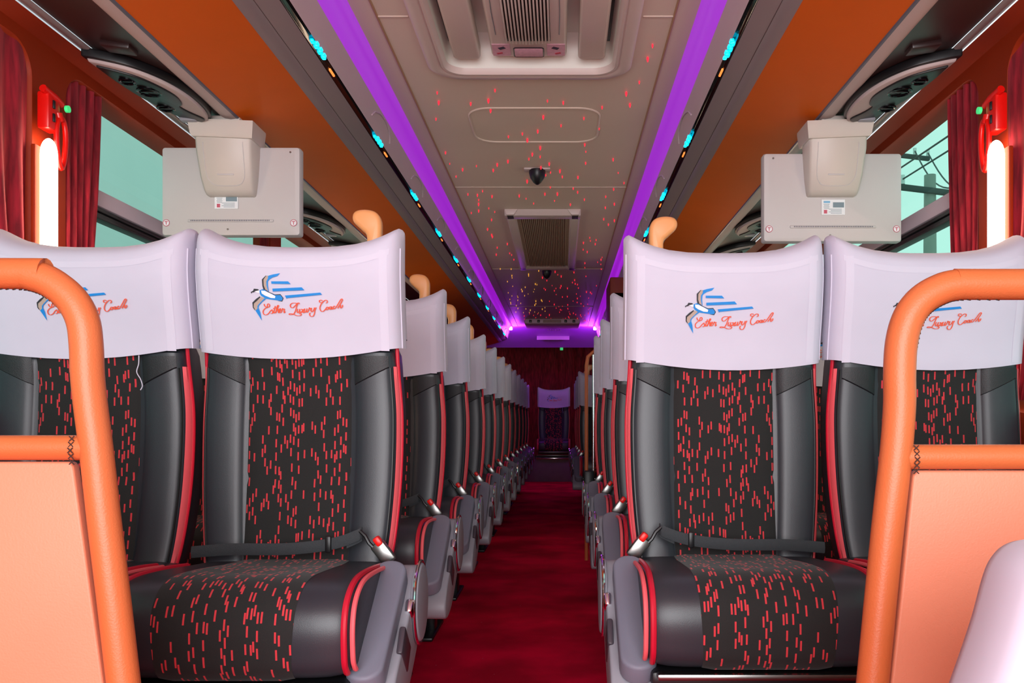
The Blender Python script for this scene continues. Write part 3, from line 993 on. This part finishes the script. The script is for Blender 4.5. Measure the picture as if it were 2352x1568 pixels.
for i, Y in enumerate(RIGHT):
    lab = 'front-row aisle seat right of the carpet, its emblem fully in view' if i == 0 else 'right-hand aisle seat in the %s row from the front' % ORD[i]
    place(1, True, Y, lab, x=XA + (0.019 if i else 0))
for i, Y in enumerate(RIGHT2):
    place(1, True, Y, ('right-hand aisle seat just behind the upright bar of the middle doorway', 'right-hand aisle seat, second behind the middle doorway', 'right-hand aisle seat, third behind the middle doorway', 'rearmost right-hand aisle seat before the back bench')[i])
w1 = place(-1, False, LEFT[0], 'front-row window seat behind the left orange rail')
MB().tube(catmull([(.118, .003, .930), (.119, .000, .912), (.116, -.002, .895), (.122, .002, .880), (.125, .004, .866), (.121, .004, .857)], 5), .0011, 6).build('loose_thread', M['hem'], w1)
place(1, False, RIGHT[0], 'front-row window seat behind the right orange rail')
place(-1, False, LEFT[1], 'second-row left window seat glimpsed between the two front left seats', x=-.936)
place(1, False, RIGHT[1], 'second-row right window seat glimpsed between the two front right seats', x=.933)
for i in (2, 3):
    place(-1, False, LEFT[i], 'left window seat in the %s row, beside the aisle seat' % ORD[i], x=-.936)
    place(1, False, RIGHT[i], 'right window seat in the %s row, beside the aisle seat' % ORD[i], x=.933)
bs = place(-1, False, 11.62, 'back bench seat at the end of the aisle facing the camera', z=0.05, x=0.0)
for ch in [c for q in [bs] for c in q.children]:
    if ch.name.split('.')[0] in ('leg', 'foot'): bpy.data.objects.remove(ch, do_unlink=True)
# riser under the back bench
br = empty('bench_riser', (0, 11.3, 0))
tag(br, 'grey box riser with bright edge strip under the back bench', 'riser')
MB().box((0, 0.33, 0.15), (2.2, 0.66, 0.30), 0.004).build('riser_box', M['bench_box'], br)
MB().box((0, -.005, 0.308), (0.46, 0.03, 0.018), 0.004).build('edge_strip', M['chrome'], br)
MB().box((0, 0.03, 0.345), (0.44, 0.02, 0.012), 0.003).build('seat_edge', M['steel'], br)

# ------------------------------------------------------------------ front partitions
def partition(sg, label):
    Yp = 1.02
    root = empty('partition', (sg * 0.8, Yp, 0)); tag(root, label, 'partition', 'orange padded partitions')
    ox = sg * 0.8
    r = 0.0185
    # tube centre line, traced: (image x, y) on the plane Y = 1.02
    if sg < 0:
        tr = [(284, 1568), (262, 1380), (240, 1200), (222, 1040), (208, 930), (201, 860), (198, 790), (190, 735), (165, 688), (120, 650), (70, 632), (0, 628)]
        pad = (1028, 999)
        pan = [(0, 1056), (172, 1060), (214, 1380), (240, 1568)]
    else:
        tr = [(2004, 1568), (2022, 1380), (2040, 1200), (2058, 1040), (2066, 930), (2066, 860), (2070, 790), (2084, 735), (2110, 695), (2150, 668), (2200, 654), (2300, 653)]
        pad = (1049, 1020)
        pan = [(2352, 1080), (2095, 1080), (2066, 1380), (2045, 1568)]
    P = [px(x, y, Yp) for x, y in tr]
    P = [p - Vector((ox, Yp, 0)) for p in P]
    zlow = P[0]
    slope = (P[0].x - P[2].x) / (P[0].z - P[2].z)
    foot = Vector((P[0].x - slope * P[0].z * -1 * -1, 0, 0.0))
    top = P[-1]
    line = [foot] + P + [Vector((sg * (WX - .02) - ox, 0, top.z))]
    MB().tube(catmull(line, 5), r, 16).build('padded_rail', M['orange_vinyl'], root)
    zb = CZ - (pad[0] - VY) * Yp / F
    xi = [p.x for p in P if abs(p.z - zb) < .06]; xi = sum(xi) / len(xi)
    MB().tube([(xi, 0, zb), (sg * (WX - .02) - ox, 0, zb)], 0.0148, 16).build('cross_bar', M['orange_vinyl'], root)
    # board
    q = [px(x, y, Yp) - Vector((ox, Yp, 0)) for x, y in pan]
    s2 = (q[3].x - q[2].x) / (q[3].z - q[2].z)
    bot = Vector((q[3].x + s2 * (0.04 - q[3].z), 0, 0.04))
    xo = sg * (WX - .03) - ox
    outl = [(xo, q[1].z), (q[1].x + sg * .004, q[1].z), (q[1].x, q[1].z - .006), (q[2].x, q[2].z), (q[3].x, q[3].z), (bot.x, .04), (xo, .04)]
    if sg > 0: outl = outl[::-1]
    MB().prism(outl, lambda p: (p[0], -.004, p[1]), lambda p: (p[0], .012, p[1]), .003).build('board', M['board'], root)
    # cross stitching where bar meets upright, and along the underside of the bend
    st = MB()
    sgx = 1 if sg < 0 else -1
    for k in range(5):
        z = zb + .014 - k * .0068
        for a, b_ in ((-1, 1), (1, -1)):
            x0 = xi - sgx * .019
            st.tube([(x0 - a * .003, -.0160 + abs(k - 2) * .0018, z), (x0 - b_ * .003, -.0160 + abs(k - 2) * .0018, z - .006)], .0007, 5)
    st.build('stitching', M['thread'], root)
    st = MB()
    CL = catmull(P[6:], 10)
    for k in range(0, len(CL) - 1, 1):
        p = CL[k]; t = (CL[k + 1] - CL[k]).normalized()
        nn = Vector((t.z, 0, -t.x))
        inn = nn if (nn.x * sg > 0 or nn.z < -0.5) else -nn
        if k % 2 == 0: st.tube([p + inn * r * .99 + Vector((0, -.003, 0)), p + inn * r * .99 + t * .006 + Vector((0, .002, 0))], .0009, 5)
    st.build('seam_thread', M['thread'], root)
partition(-1, 'orange padded rail and board standing before the left front seats')
partition(1, 'orange padded rail and board standing before the right front seats')

# guide seat beside the entrance, right foreground: only its white-covered top shows
gs = empty('guide_seat', (0.62, 0.62, 0)); tag(gs, 'low seat in white cover at the bottom right, nearest to the camera', 'seat')
b = MB(); rows = []
tr = [(2352, 1231), (2330, 1234), (2304, 1244), (2282, 1262), (2262, 1292), (2247, 1335), (2225, 1415), (2200, 1490), (2172, 1568)]
Yg = 0.66
edge = [px(x, y, Yg + .06) for x, y in tr]
edge.append(edge[-1] + (edge[-1] - edge[-2]) * 2.0)
E = catmull(edge, 4)
xm = 0.62
for dy, sc in ((-.030, .80), (-.038, .90), (-.030, .965), (-.012, .995), (.010, 1.0), (.04, .99), (.062, .95), (.07, .85), (.07, .5)):
    r = []
    cx_, cz_ = xm, E[-1].z
    for p in E: r.append((cx_ + (p.x - cx_) * sc - .62, Yg + dy - .62 + .012, cz_ + (p.z - cz_) * (1 - (1 - sc) * .55)))
    r += [(2 * (cx_ - .62) - q[0], q[1], q[2]) for q in r[::-1]]
    rows.append(r)
b.grid(rows)
n_ = len(rows[0]); b.f.append(tuple(range(n_))); b.mi.append(0)
b.build('seat_cover', M['cover'], gs, recalc=True, angle=60)
zb_ = E[-1].z
MB().box((0, .02, zb_ / 2 + .12), (.40, .08, max(.1, zb_ - .14)), .03, seg=3).build('backrest', M['leather'], gs)
MB().box((0, -.18, .16), (.40, .38, .09), .035, seg=3).build('cushion', M['leather'], gs)
MB().box((0, -.15, .06), (.10, .12, .12), .01).build('pedestal', M['black'], gs)

# ------------------------------------------------------------------ monitors
def monitor(cx_img, y0, y1, sg, label):
    Ym = 2.66
    a, b_ = px(cx_img - 159, y0, Ym), px(cx_img + 160, y1, Ym)
    c = (a + b_) / 2; w = b_.x - a.x; h = a.z - b_.z
    root = empty('monitor', (c.x, Ym, c.z)); tag(root, label, 'monitor', 'overhead monitors seen from behind')
    # shell: dished back towards the camera
    rows = []
    for sc, dy in ((1.0, .030), (1.0, .008), (.985, .0), (.93, -.003)):
        rows.append([(x * sc, dy, z * sc) for x, z in rrect(-w/2, w/2, -h/2, h/2, .008, 4)])
    s = MB().grid(rows, None, True)
    n_ = len(rows[0])
    s.f.append(tuple(3 * n_ + i for i in range(n_))); s.mi.append(0)
    s.f.append(tuple(range(n_))[::-1]); s.mi.append(0)
    sh = s.build('shell', M['monitor'], root, recalc=True, angle=30)
    MB().box((0, .0325, 0), (w * .94, .004, h * .92)).build('screen', M['gloss_black'], root)
    # raised lower ridge with vent slots
    MB().box((0, -.004, -h * .335), (w * .62, .006, .009), .003).build('vent_ridge', M['monitor'], sh)
    v = MB()
    for k in range(46): v.box((-w * .28 + k * w * .56 / 45, -.0078, -h * .335), (.0022, .002, .0035))
    vo = v.build('vent_slot', M['rack_line'], sh, smooth=False); vo['kind'] = 'stuff'
    for x in (-w * .46, w * .455):
        so = MB().tube([(x, -.002, -h * .36), (x, -.0055, -h * .36)], .0105, 16).build('sticker', M['paper'], sh)
        rg = MB().tube([(x + .0098 * math.cos(i * PI / 10), -.0058, -h * .36 + .0098 * math.sin(i * PI / 10)) for i in range(20)], .0010, 5, closed=True)
        rg.box((x, -.006, -h * .36 + .004), (.010, .0008, .0022)); rg.box((x, -.006, -h * .36 - .001), (.0022, .0008, .009))
        rg.build('sticker_print', M['label_red'], sh)
    for x, z in ((w * .43 * -sg, h * .44), (-w * .02, -h * .43)):
        MB().tube([(x, -.002, z), (x, -.0045, z)], .0032, 8).build('screw', M['steel'], sh)
    # type label
    lb = MB().box((-.012 if sg < 0 else .0, -.0055, -h * .115), (.072, .0016, .047)).build('type_label', M['paper'], sh, smooth=False)
    x0 = (-.012 if sg < 0 else .0); z0 = -h * .115
    d = MB()
    d.box((x0 - .020, -.0066, z0 + .016), (.020, .0008, .006), mi=0); d.box((x0 + .016, -.0066, z0 + .007), (.034, .0008, .016), mi=1)
    d.box((x0 - .024, -.0066, z0 - .014), (.010, .0008, .011), mi=2)
    for k in range(4): d.box((x0 + .006 + .003 * (k % 2), -.0066, z0 - .006 - k * .0042), (.040 - .006 * (k % 2), .0008, .0012), mi=1)
    for k in range(4): d.box((x0 - .021, -.0066, z0 + .009 - k * .0042), (.018 - .003 * (k % 2), .0008, .0012), mi=1)
    d.build('label_print', [M['label_blue'], M['label_grey'], M['label_red']], lb, smooth=False)
    # bracket from the rack down behind the shell
    bx0, bx1 = ((445, 585) if sg < 0 else (1852, 1995))
    u0, u1 = px(bx0, 325, Ym - .07).x - c.x, px(bx1, 325, Ym - .07).x - c.x
    zt, zb = px(0, 322, Ym - .06).z - c.z, px(0, 442, Ym - .06).z - c.z
    m_ = (u0 + u1) / 2; hw = (u1 - u0) / 2 * .93
    arm = MB(); rows = []
    for z, k, dep in ((zt + .02, 1.0, .085), (zt - .03, .99, .080), (zb + .05, .93, .058), (zb + .014, .88, .040), (zb + .003, .85, .030), (zb, .80, .018)):
        rows.append([(m_ - hw * k, -.002, z), (m_ - hw * k, -dep + .008, z), (m_ - hw * k + .008, -dep, z), (m_ + hw * k - .008, -dep, z), (m_ + hw * k, -dep + .008, z), (m_ + hw * k, -.002, z)])
    arm.grid(rows); arm.f.append(tuple(range(30, 36))); arm.mi.append(0)
    ao = arm.build('bracket_arm', M['bracket'], root, recalc=True, angle=50)
    po = [(m_ + hw * .70 * s_, z) for s_, z in ()]
    U = [(-.70, zt - .012), (-.68, zb + .06), (-.58, zb + .036), (-.4, zb + .026), (0, zb + .024), (.4, zb + .026), (.58, zb + .036), (.68, zb + .06), (.70, zt - .012)]
    def dep(z): return lerp([(zb, .018), (zb + .003, .030), (zb + .014, .040), (zb + .05, .058), (zt - .03, .080), (zt + .02, .085)], z)
    MB().tube([(m_ + hw * k, -dep(z) - .0002, z) for k, z in [(p.x, p.y) for p in catmull([(k, z, 0) for k, z in U], 5)]], .0013, 6).build('cover_groove', M['monitor'], ao)
    MB().box((m_, -dep(zb + .055) - .0003, zb + .055), (.05, .003, .005), .001).build('bracket_slot', M['monitor'], ao)
    # flared cap on the rack
    capz = px(0, 285, Ym - .06).z - c.z
    f = -sg                                       # slants up towards the window
    cap = MB()
    rows = []
    for z, k, dep_ in ((zt - .004, 1.06, .090), (zt + .004, 1.09, .096), (capz - .012, 1.14, .102), (capz - .004, 1.14, .102)):
        rows.append([(m_ - hw * k, .012, z + (0.008 if sg < 0 else 0)), (m_ - hw * k, -dep_, z + (.008 if sg < 0 else 0)), (m_ + hw * k, -dep_, z + (0 if sg < 0 else .008)), (m_ + hw * k, .012, z + (0 if sg < 0 else .008))])
    cap.grid(rows, None, True); cap.f.append((0, 1, 2, 3)); cap.mi.append(0); cap.f.append((12, 13, 14, 15)); cap.mi.append(0)
    MB().box((m_ + sg * .0, -.045, (capz + H(0.921) - c.z) / 2 - .004), (.10, .07, max(.01, H(0.921) - c.z - capz + .004)), .004).build('bracket_mount', M['bracket'], root)
    cap.build('bracket_cap', M['bracket'], root, recalc=True, angle=30)
monitor(530, 338, 541, -1, 'grey monitor back hanging above the left front seats')
monitor(1912, 352, 555, 1, 'grey monitor back hanging above the right front seats')

# ------------------------------------------------------------------ service pods (vents and reading lights) under the racks
def pod(sg, Yc, label):
    root = empty('service_pod', (sg * 1.005, Yc, H(0.922))); tag(root, label, 'service pod', 'overhead service pods')
    # local: x towards wall (times sg), y along the coach, z down = negative; leaf outline
    ol = [(.105, -.21), (.06, -.205), (.0, -.185), (-.05, -.13), (-.078, -.05), (-.082, .04), (-.07, .12), (-.045, .175), (-.01, .185), (.02, .165), (.05, .10), (.080, .0), (.098, -.10)]
    ol = [(p.x, p.y) for p in catmull([(x, y, 0) for x, y in ol + ol[:1]], 4)[:-1]]
    zt = lambda x: (x) * .16
    if True:
        f0 = lambda p: (sg * p[0] * 1.08, p[1] * 1.05, zt(p[0]) + .0125); f1 = lambda p: (sg * p[0] * 1.08, p[1] * 1.05, zt(p[0]) - .012)
        MB().prism(ol, f0, f1, .004).build('pod_base', M['black'], root)
        f0 = lambda p: (sg * p[0], p[1], zt(p[0]) - .010); f1 = lambda p: (sg * p[0] * .97, p[1] * .98, zt(p[0]) - .021)
        MB().prism(ol, f0, f1, .003).build('pod_rim', M['rack_trim'], root)
        inner = [(.090, -.19), (.05, -.18), (.0, -.155), (-.035, -.10), (-.05, -.04), (-.038, .02), (-.02, .045), (-.03, .085), (-.055, .13), (-.03, .165), (.0, .165), (.03, .135), (.05, .08), (.075, 0), (.088, -.10)]
        inner = [(p.x, p.y) for p in catmull([(x, y, 0) for x, y in inner + inner[:1]], 4)[:-1]]
        f0 = lambda p: (sg * p[0], p[1], zt(p[0]) - .018); f1 = lambda p: (sg * p[0], p[1], zt(p[0]) - .026)
        MB().prism(inner, f0, f1, .002).build('pod_panel', M['black'], root)
        for (x, y, r) in ((.015, -.06, .030), (.045, -.12, .018), (.03, .07, .022)):
            v = MB().tube([(sg * x + r * math.cos(i * PI / 8), y + r * math.sin(i * PI / 8), zt(x) - .028) for i in range(16)], .004, 6, closed=True)
            v.box((sg * x, y, zt(x) - .027), (r * 1.6, .008, .006), .002)
            v.build('air_vent', M['gloss_black'], root)
        MB().box((sg * .0, .155, zt(0) - .026), (.05, .028, .012), .005).build('reading_light', M['housing'], root)
names = ['nearest', 'second', 'third', 'fourth', 'fifth']
for sg in (-1, 1):
    for k, Y in enumerate((2.40, 3.98, 4.72)):
        s_ = 'left' if sg < 0 else 'right'
        pod(sg, Y, ('black vent pod with pale rim overhead, before the %s monitor' % s_, 'dark vent pod overhead just behind the %s monitor' % s_, 'dark vent pod overhead, farther behind the %s monitor' % s_)[k])
    # latch plate ahead of the first pod
    lp = MB().box((sg * 1.0, 2.14, H(0.930)), (0.075, 0.05, 0.016), 0.005, rot=Matrix.Rotation(-sg * .14, 3, 'Y')).build('panel_latch', M['dark_panel'])
    lp.parent = rl if sg < 0 else rr_; lp.matrix_parent_inverse = Matrix.Translation(-Vector(lp.parent.location))

# ------------------------------------------------------------------ window curtains, pillar lamps, hammers
def arch(y, ya, yb, r=.075):
    """height of a round-cornered opening's head at y"""
    d = max(0.0, r - (y - ya), r - (yb - y))
    return ZWT - .004 - (r - math.sqrt(max(0.0, r * r - min(d, r) ** 2)))
def curtain(sg, bay, fn_lo, fn_hi, label, seed, npl):
    rs = random.Random(seed); ph = rs.random() * 6
    zb = H(0.05)
    def fn(u, v):
        a, b_ = fn_lo(v), fn_hi(v)
        y = a + (b_ - a) * u
        zt = arch(fn_lo(0) + (fn_hi(0) - fn_lo(0)) * u, *bay)
        z = zt + (zb - zt) * v
        d = 0.016 * math.sin(u * npl * 2 * PI + ph + 1.2 * math.sin(v * 3)) + .006 * math.sin(u * npl * 5 + v * 7)
        return (sg * (WX + 0.006 + d * .7 * (0.35 + .65 * v)), y, z)
    o = pleats(fn, 24 * max(3, npl) // 2, 24).build('window_curtain', M['velvet'])
    tag(o, label, 'curtain', 'side window curtains')
for sg in (-1, 1):
    s_ = 'left' if sg < 0 else 'right'
    curtain(sg, BAYS[1], lambda v: 1.55 + .38 * v ** 1.2, lambda v: 2.062, 'wide crimson curtain at the %s edge of the picture' % s_, 5 + sg, 6)
    curtain(sg, BAYS[2], lambda v: 2.208, lambda v: 2.395 + .008 * math.sin(PI * min(1, v * 1.6)) - .080 * v, 'narrow gathered crimson curtain behind the %s pillar lamp' % s_, 9 + sg, 5)
    curtain(sg, BAYS[2], lambda v: 3.66, lambda v: 3.756, 'folded crimson curtain behind the %s monitor' % s_, 15 + sg, 3)
    for k in range(4, 8):  # curtains out of view, added so the rear of the coach falls dark
        curtain(sg, BAYS[k], lambda v, k=k: BAYS[k][0] + .003, lambda v, k=k: BAYS[k][1] - .003, 'unseen crimson curtain added to darken the coach at the %s %s window from the front' % (('fifth', 'sixth', 'seventh', 'eighth')[k - 4], s_), 20 + k, 16)

def pillar_lamp(sg, label, Yp=None):
    xc = (117 if sg < 0 else 2283)
    yt = 318 if sg < 0 else 322
    Y = (WX + sg * -CX * 1 - .03) * F / abs(xc - VX) if False else abs(sg * (WX - .035) - CX) * F / abs(xc - VX)
    zt = CZ - (yt - VY) * Y / F
    if Yp: Y = Yp
    root = empty('pillar_lamp', (sg * (WX - .03), Y, zt - .62)); tag(root, label, 'lamp', 'glowing pillar lamps')
    r = .0190
    path = [(0, 0, .0), (0, 0, .58)] + [(0, 0, .58 + .04 * math.sin(i * PI / 16)) for i in range(1, 9)]
    rad = [r, r] + [max(.002, r * math.cos(i * PI / 16)) for i in range(1, 9)]
    MB().tube(path, lambda t: rad[min(9, int(round(t * 9)))], 20).build('lamp_tube', M['lamp'], root)
    MB().box((sg * .022, 0, .29), (.012, .056, .62), .004).build('back_plate', M['orange_wall'], root)
    MB().tube([(0, 0, -.03), (0, 0, .004)], .024, 16).build('end_cap', M['housing'], root)
    if Yp: return
    # emergency hammer in its holder, above the lamp
    h = empty('emergency_hammer', (sg * (WX - .02), Y + .012, zt + .02))
    tag(h, 'red window-breaking hammer hanging over the %s pillar lamp' % ('left' if sg < 0 else 'right'), 'hammer', 'emergency hammers')
    MB().box((-sg * .006, -.006, .045), (.030, .050, .090), .006).build('holder', M['hammer'], h)
    for dz in (.03, .062): MB().box((-sg * .0225, -.012, dz), (.004, .008, .020), .001).build('holder_slot', M['black'], h)
    MB().tube([(-sg * .012, -.040, .092), (-sg * .014, .0, .084), (-sg * .014, .032, .078)], lambda t: .011 - .004 * abs(t - .5), 12).build('hammer_head', M['hammer'], h)
    lp = []
    for i in range(25):
        a = 2 * PI * i / 24
        lp.append((-sg * (.020), .022 + .019 * math.sin(a) * (1 + .25 * math.cos(a)), -.020 - .062 * math.cos(a) * -1))
    MB().tube(lp[:-1], .0065, 10, closed=True, squash=(1.0, 1.0)).build('hammer_grip', M['hammer'], h)
    MB().tube([(-sg * .018, .012, .05), (-sg * .02, .018, .03)], .010, 10).build('hammer_neck', M['hammer'], h)
    MB().tube([(-sg * .018, .046, .072), (-sg * .026, .046, .072)], .0085, 14).build('indicator', M['green_led'], h)
pillar_lamp(-1, 'glowing white tube lamp on the left window pillar')
pillar_lamp(1, 'glowing white tube lamp on the right window pillar')

for sg in (-1, 1):
    for k in (2, 3):
        pillar_lamp(sg, 'glowing tube lamp on the %s pillar from the front along the %s wall' % (('second', 'third', 'fourth', 'fifth')[k - 2], 'left' if sg < 0 else 'right'), (BAYS[k][1] + BAYS[k + 1][0]) / 2)
# ------------------------------------------------------------------ ceiling fittings
hx = 0.0
hy1, hy0 = HY1, HY0
hr = empty('roof_hatch', (hx, (hy0 + hy1) / 2, ZC)); tag(hr, 'large pinkish ceiling hatch with louvred centre at the top of the picture', 'hatch')
L2 = (hy1 - hy0) / 2; W2 = 0.325
def ring(name, a, z0, b_, z1, ra, rb, m, par=hr):
    A = rrect(-W2 + a, W2 - a, -L2 + a, L2 - a, ra, 8); B_ = rrect(-W2 + b_, W2 - b_, -L2 + b_, L2 - b_, rb, 8)
    return A, B_
levels = [(0, 0.002, .10), (0.003, -.014, .10), (.012, -.020, .095), (.038, -.020, .08), (.044, -.016, .075), (.048, -.022, .07), (.056, -.022, .065), (.060, -.016, .06), (.064, -.004, .06)]
MB().grid([[(x, y, z) for x, y in rrect(-W2 + a, W2 - a, -L2 + a, L2 - a, r, 8)] for a, z, r in levels], None, True).build('hatch_frame', M['hatch'], hr, recalc=False)
rec = [(.064, -.004, .06), (.068, .03, .055), (.080, .075, .05), (.10, .095, .04)]
rb = MB().grid([[(x, y, z) for x, y in rrect(-W2 + a, W2 - a, -L2 + a, L2 - a, r, 8)] for a, z, r in rec], None, True)
n_ = 36; rb.f.append(tuple(3 * n_ + i for i in range(n_))); rb.mi.append(0)
rb.build('recess', M['hatch_white'], hr)
for sg in (-1, 1):
    MB().box((sg * .195, -.03, .022), (.085, 2 * L2 - .19, .05), .010, seg=3).build('side_bar', M['hatch'], hr)
    MB().box((sg * .2475, -.03, .055), (.016, 2 * L2 - .22, .012)).build('shadow_gap', M['black'], hr)
cb = MB().box((0, -.03, .030), (.235, 2 * L2 - .19, .05), .012, seg=3).build('centre_panel', M['hatch'], hr)
ye = L2 - .03 - .095
MB().box((0, ye - .30, .0048), (.135, .36, .004)).build('grille_back', M['black'], hr)
for k in range(14):
    MB().box((-.0635 + k * .127 / 13, ye - .30, .000), (.0050, .37 - .012 * abs(k - 6.5) * .5, .016), .002).build('grille_slat', M['hatch'], hr)
for k in range(14):
    MB().box((-.0635 + k * .127 / 13, ye - .122 + .004 * abs(k - 6.5) * -.6, .0005), (.0055, .018, .015), .002).build('slat_tip', M['hatch_white'], hr)
for sg in (-1, 1):
    MB().tube([(sg * .093, ye - .50, .004), (sg * .096, ye - .3, .004), (sg * .094, ye - .16, .004)], .0012, 6).build('press_line', M['rack_line'], hr)
    st = MB().box((sg * .084, ye - .055, .0045), (.055, .080, .002)).build('sticker', M['sticker'], hr, smooth=False)
    MB().box((sg * .082, ye - .07, .003), (.020, .014, .001), rot=Matrix.Rotation(.5 * sg, 3, 'Z')).build('sticker_print', M['ink'], st, smooth=False)
    MB().box((sg * .090, ye - .034, .003), (.018, .008, .001), rot=Matrix.Rotation(-.4, 3, 'Z')).build('sticker_print', M['ink_red'], st, smooth=False)
ln = MB().box((0, ye - .045, .002), (.088, .060, .006), .003).build('release_window', M['sticker'], hr)
MB().tube([(x, y, .001) for x, y in rrect(-.046, .046, ye - .077, ye - .013, .008, 4)], .0016, 6, closed=True).build('window_rim', M['black'], hr)

# return-air grille farther back
ga, gb_ = F * 1.139 / (VY - 480), F * 1.139 / (VY - 612)
gr = empty('air_grille', (0, (ga + gb_) / 2, ZC)); tag(gr, 'long ribbed air grille in a raised frame on the ceiling', 'grille')
l2 = (gb_ - ga) / 2; w2 = .205
for sg in (-1, 1):
    b = MB()
    b.prism([(0, 0.002), (.01, -.03), (.05, -.03), (.075, 0.002)], lambda p, s=sg: (s * (w2 - p[0]), -l2, p[1]), lambda p, s=sg: (s * (w2 - p[0]), l2, p[1]), .003)
    b.build('frame_rail', M['hatch'], gr)
    MB().prism([(0, 0.002), (.02, -.03), (.10, -.03), (.20, 0.002)], lambda p, s=sg: (-w2, s * (l2 - p[0]), p[1]), lambda p, s=sg: (w2, s * (l2 - p[0]), p[1]), .003).build('frame_end', M['hatch'], gr)
MB().box((0, 0, -.016), (2 * w2 - .10, 2 * l2 - .2, .004)).build('filter_back', M['filter'], gr)
for k in range(24):
    MB().box((-.125 + k * .25 / 23, 0, -.020), (.0042, 2 * l2 - .25, .008)).build('grille_rib', M['filter'], gr, smooth=False)

def dome(Y, r, label):
    root = empty('ceiling_camera', (0 - .008, Y, ZC)); tag(root, label, 'camera', 'ceiling cameras')
    MB().box((0, 0, -.004), (r * 3.2, r * 1.4, .008), .003).build('mount_plate', M['hatch'], root)
    rows = []
    for k, z in ((1.0, -.006), (1.02, -.02), (.85, -.045), (.5, -.066), (.18, -.076), (.01, -.078)):
        rows.append([(r * k * math.cos(2*PI*i/16), r * k * math.sin(2*PI*i/16), z * r / .04) for i in range(16)])
    MB().grid(rows, None, True).build('camera_body', M['black'], root, recalc=True)
dome(F * 1.139 / (VY - 388), .037, 'small black camera on the ceiling ahead of the grille')
dome(F * 1.139 / (VY - 619), .036, 'small black camera on the ceiling behind the grille')
# rear ceiling unit
ru = empty('rear_ceiling_unit', (0, 9.75, ZC)); tag(ru, 'dim vented unit on the ceiling before the rear valance', 'vent unit')
MB().box((0, 0, -.03), (.62, .5, .06), .02).build('unit_body', M['hatch'], ru)
for x in (-.24, -.15, .15, .24): MB().box((x, -.252, -.03), (.03, .01, .03), .004).build('unit_vent', M['black'], ru)
MB().box((0, -.252, -.03), (.2, .01, .03), .004).build('unit_panel', M['filter'], ru)

# ------------------------------------------------------------------ middle doorway: upright guard and cabinet
g = empty('door_guard', (0.26, 4.78, 0)); tag(g, 'slim upright guard of orange and chrome bars behind the fourth right seat', 'guard rail')
MB().tube([(-.02, 0, .02), (-.02, 0, 1.10), (-.012, 0, 1.15), (.02, 0, 1.18), (.5, 0, 1.18)], .010, 12).build('padded_post', M['orange_vinyl'], g)
MB().tube([(.018, -.02, .50), (.018, -.02, 1.16)], .007, 10).build('chrome_post', M['chrome'], g)
MB().box((.27, 0, .62), (.46, .014, .96), .003).build('guard_board', M['board'], g)
MB().box((-.006, -.01, .42), (.06, .05, .20), .01).build('post_socket', M['black'], g)
cb = empty('cabinet', (0.75, 6.2, 0)); tag(cb, 'dark orange-brown cabinet beside the middle doorway, right of the aisle', 'cabinet')
MB().box((.02, 0, .845), (.66, .50, 1.69), .01).build('cabinet_body', M['cabin'], cb)
MB().box((-.255, 0, .895), (.115, .50, 1.79), .01).build('corner_post', M['cabin'], cb)
MB().box((.06, -.255, .88), (.50, .012, 1.55), .004).build('cabinet_door', M['orange_wall'], cb)
MB().box((-.16, -.268, 1.0), (.02, .02, .12), .005).build('door_handle', M['steel'], cb)

# ------------------------------------------------------------------ outside
gd = MB().grid([[(-60, -20, -1.2), (60, -20, -1.2)], [(-60, 90, -1.2), (60, 90, -1.2)]]).build('ground', M['asphalt']); struct(gd)
bl = empty('building', (-5.5, 9, -1.2)); tag(bl, 'plain pale building wall outside the left windows', 'building')
MB().box((-1, 0, 4.5), (2, 40, 9.0)).build('outer_wall', M['ext_wall'], bl, smooth=False)
MB().box((.03, -1.4, 4.1), (.06, 1.7, 2.9)).build('reflection_panel', M['ext_reflection_insulator'], bl, smooth=False)  # paler slab that paints in the reflection on the left window
def pole(cx_img, yt, X, label, wood):
    d = (cx_img - VX) / F
    Y = (X - CX) / d
    zt = CZ + (VY - yt) / F * Y
    root = empty('utility_pole', (X, Y, -1.2)); tag(root, label, 'pole', 'utility poles')
    h = zt + 1.2
    MB().tube([(0, 0, 0), (0, 0, h)], lambda t: .17 - .06 * t, 14).build('pole_shaft', M['concrete'], root)
    a = MB(); zc = h - .35
    ca = MB().box((0, -.12, zc), (2.0, .10, .11), .01, rot=Matrix.Rotation(.12, 3, 'Y')).build('crossarm', M['wood'], root)
    for x in (-.95, -.6, .6, .95):
        MB().tube([(x, -.12, zc + .06 - x * .12), (x, -.12, zc + .24 - x * .12)], .05, 8).build('insulator', M['ext_reflection_insulator'], root)
    return Vector((X, Y, zt))
p1 = pole(2136, 402, 7.5, 'grey utility pole with crossarm seen through the right window', 0)
p2 = pole(2046, 328, 9.0, 'second utility pole half hidden by the right monitor', 1)
wires = []
for k, (x, dz) in enumerate(((-.95, -.1), (-.6, -.12), (.6, -.25), (.95, -.30))):
    a = p1 + Vector((x, -.12, dz)); b_ = p2 + Vector((x, -.12, dz))
    d = (a - b_); c = a + Vector((d.x * .6, -26, -.2))
    pts = []
    for q0, q1 in ((b_, a), (a, c)):
        for i in range(12):
            t = i / 12; p = q0.lerp(q1, t); p.z -= .8 * math.sin(PI * t) * .5; pts.append(p)
    pts.append(c)
    o = MB().tube(pts, .018, 6).build('overhead_wire', M['wood'])
    tag(o, 'thin dark overhead wire on the %s insulator of the crossarms outside' % ('leftmost', 'second left', 'second right', 'rightmost')[k], 'wire', 'overhead wires')
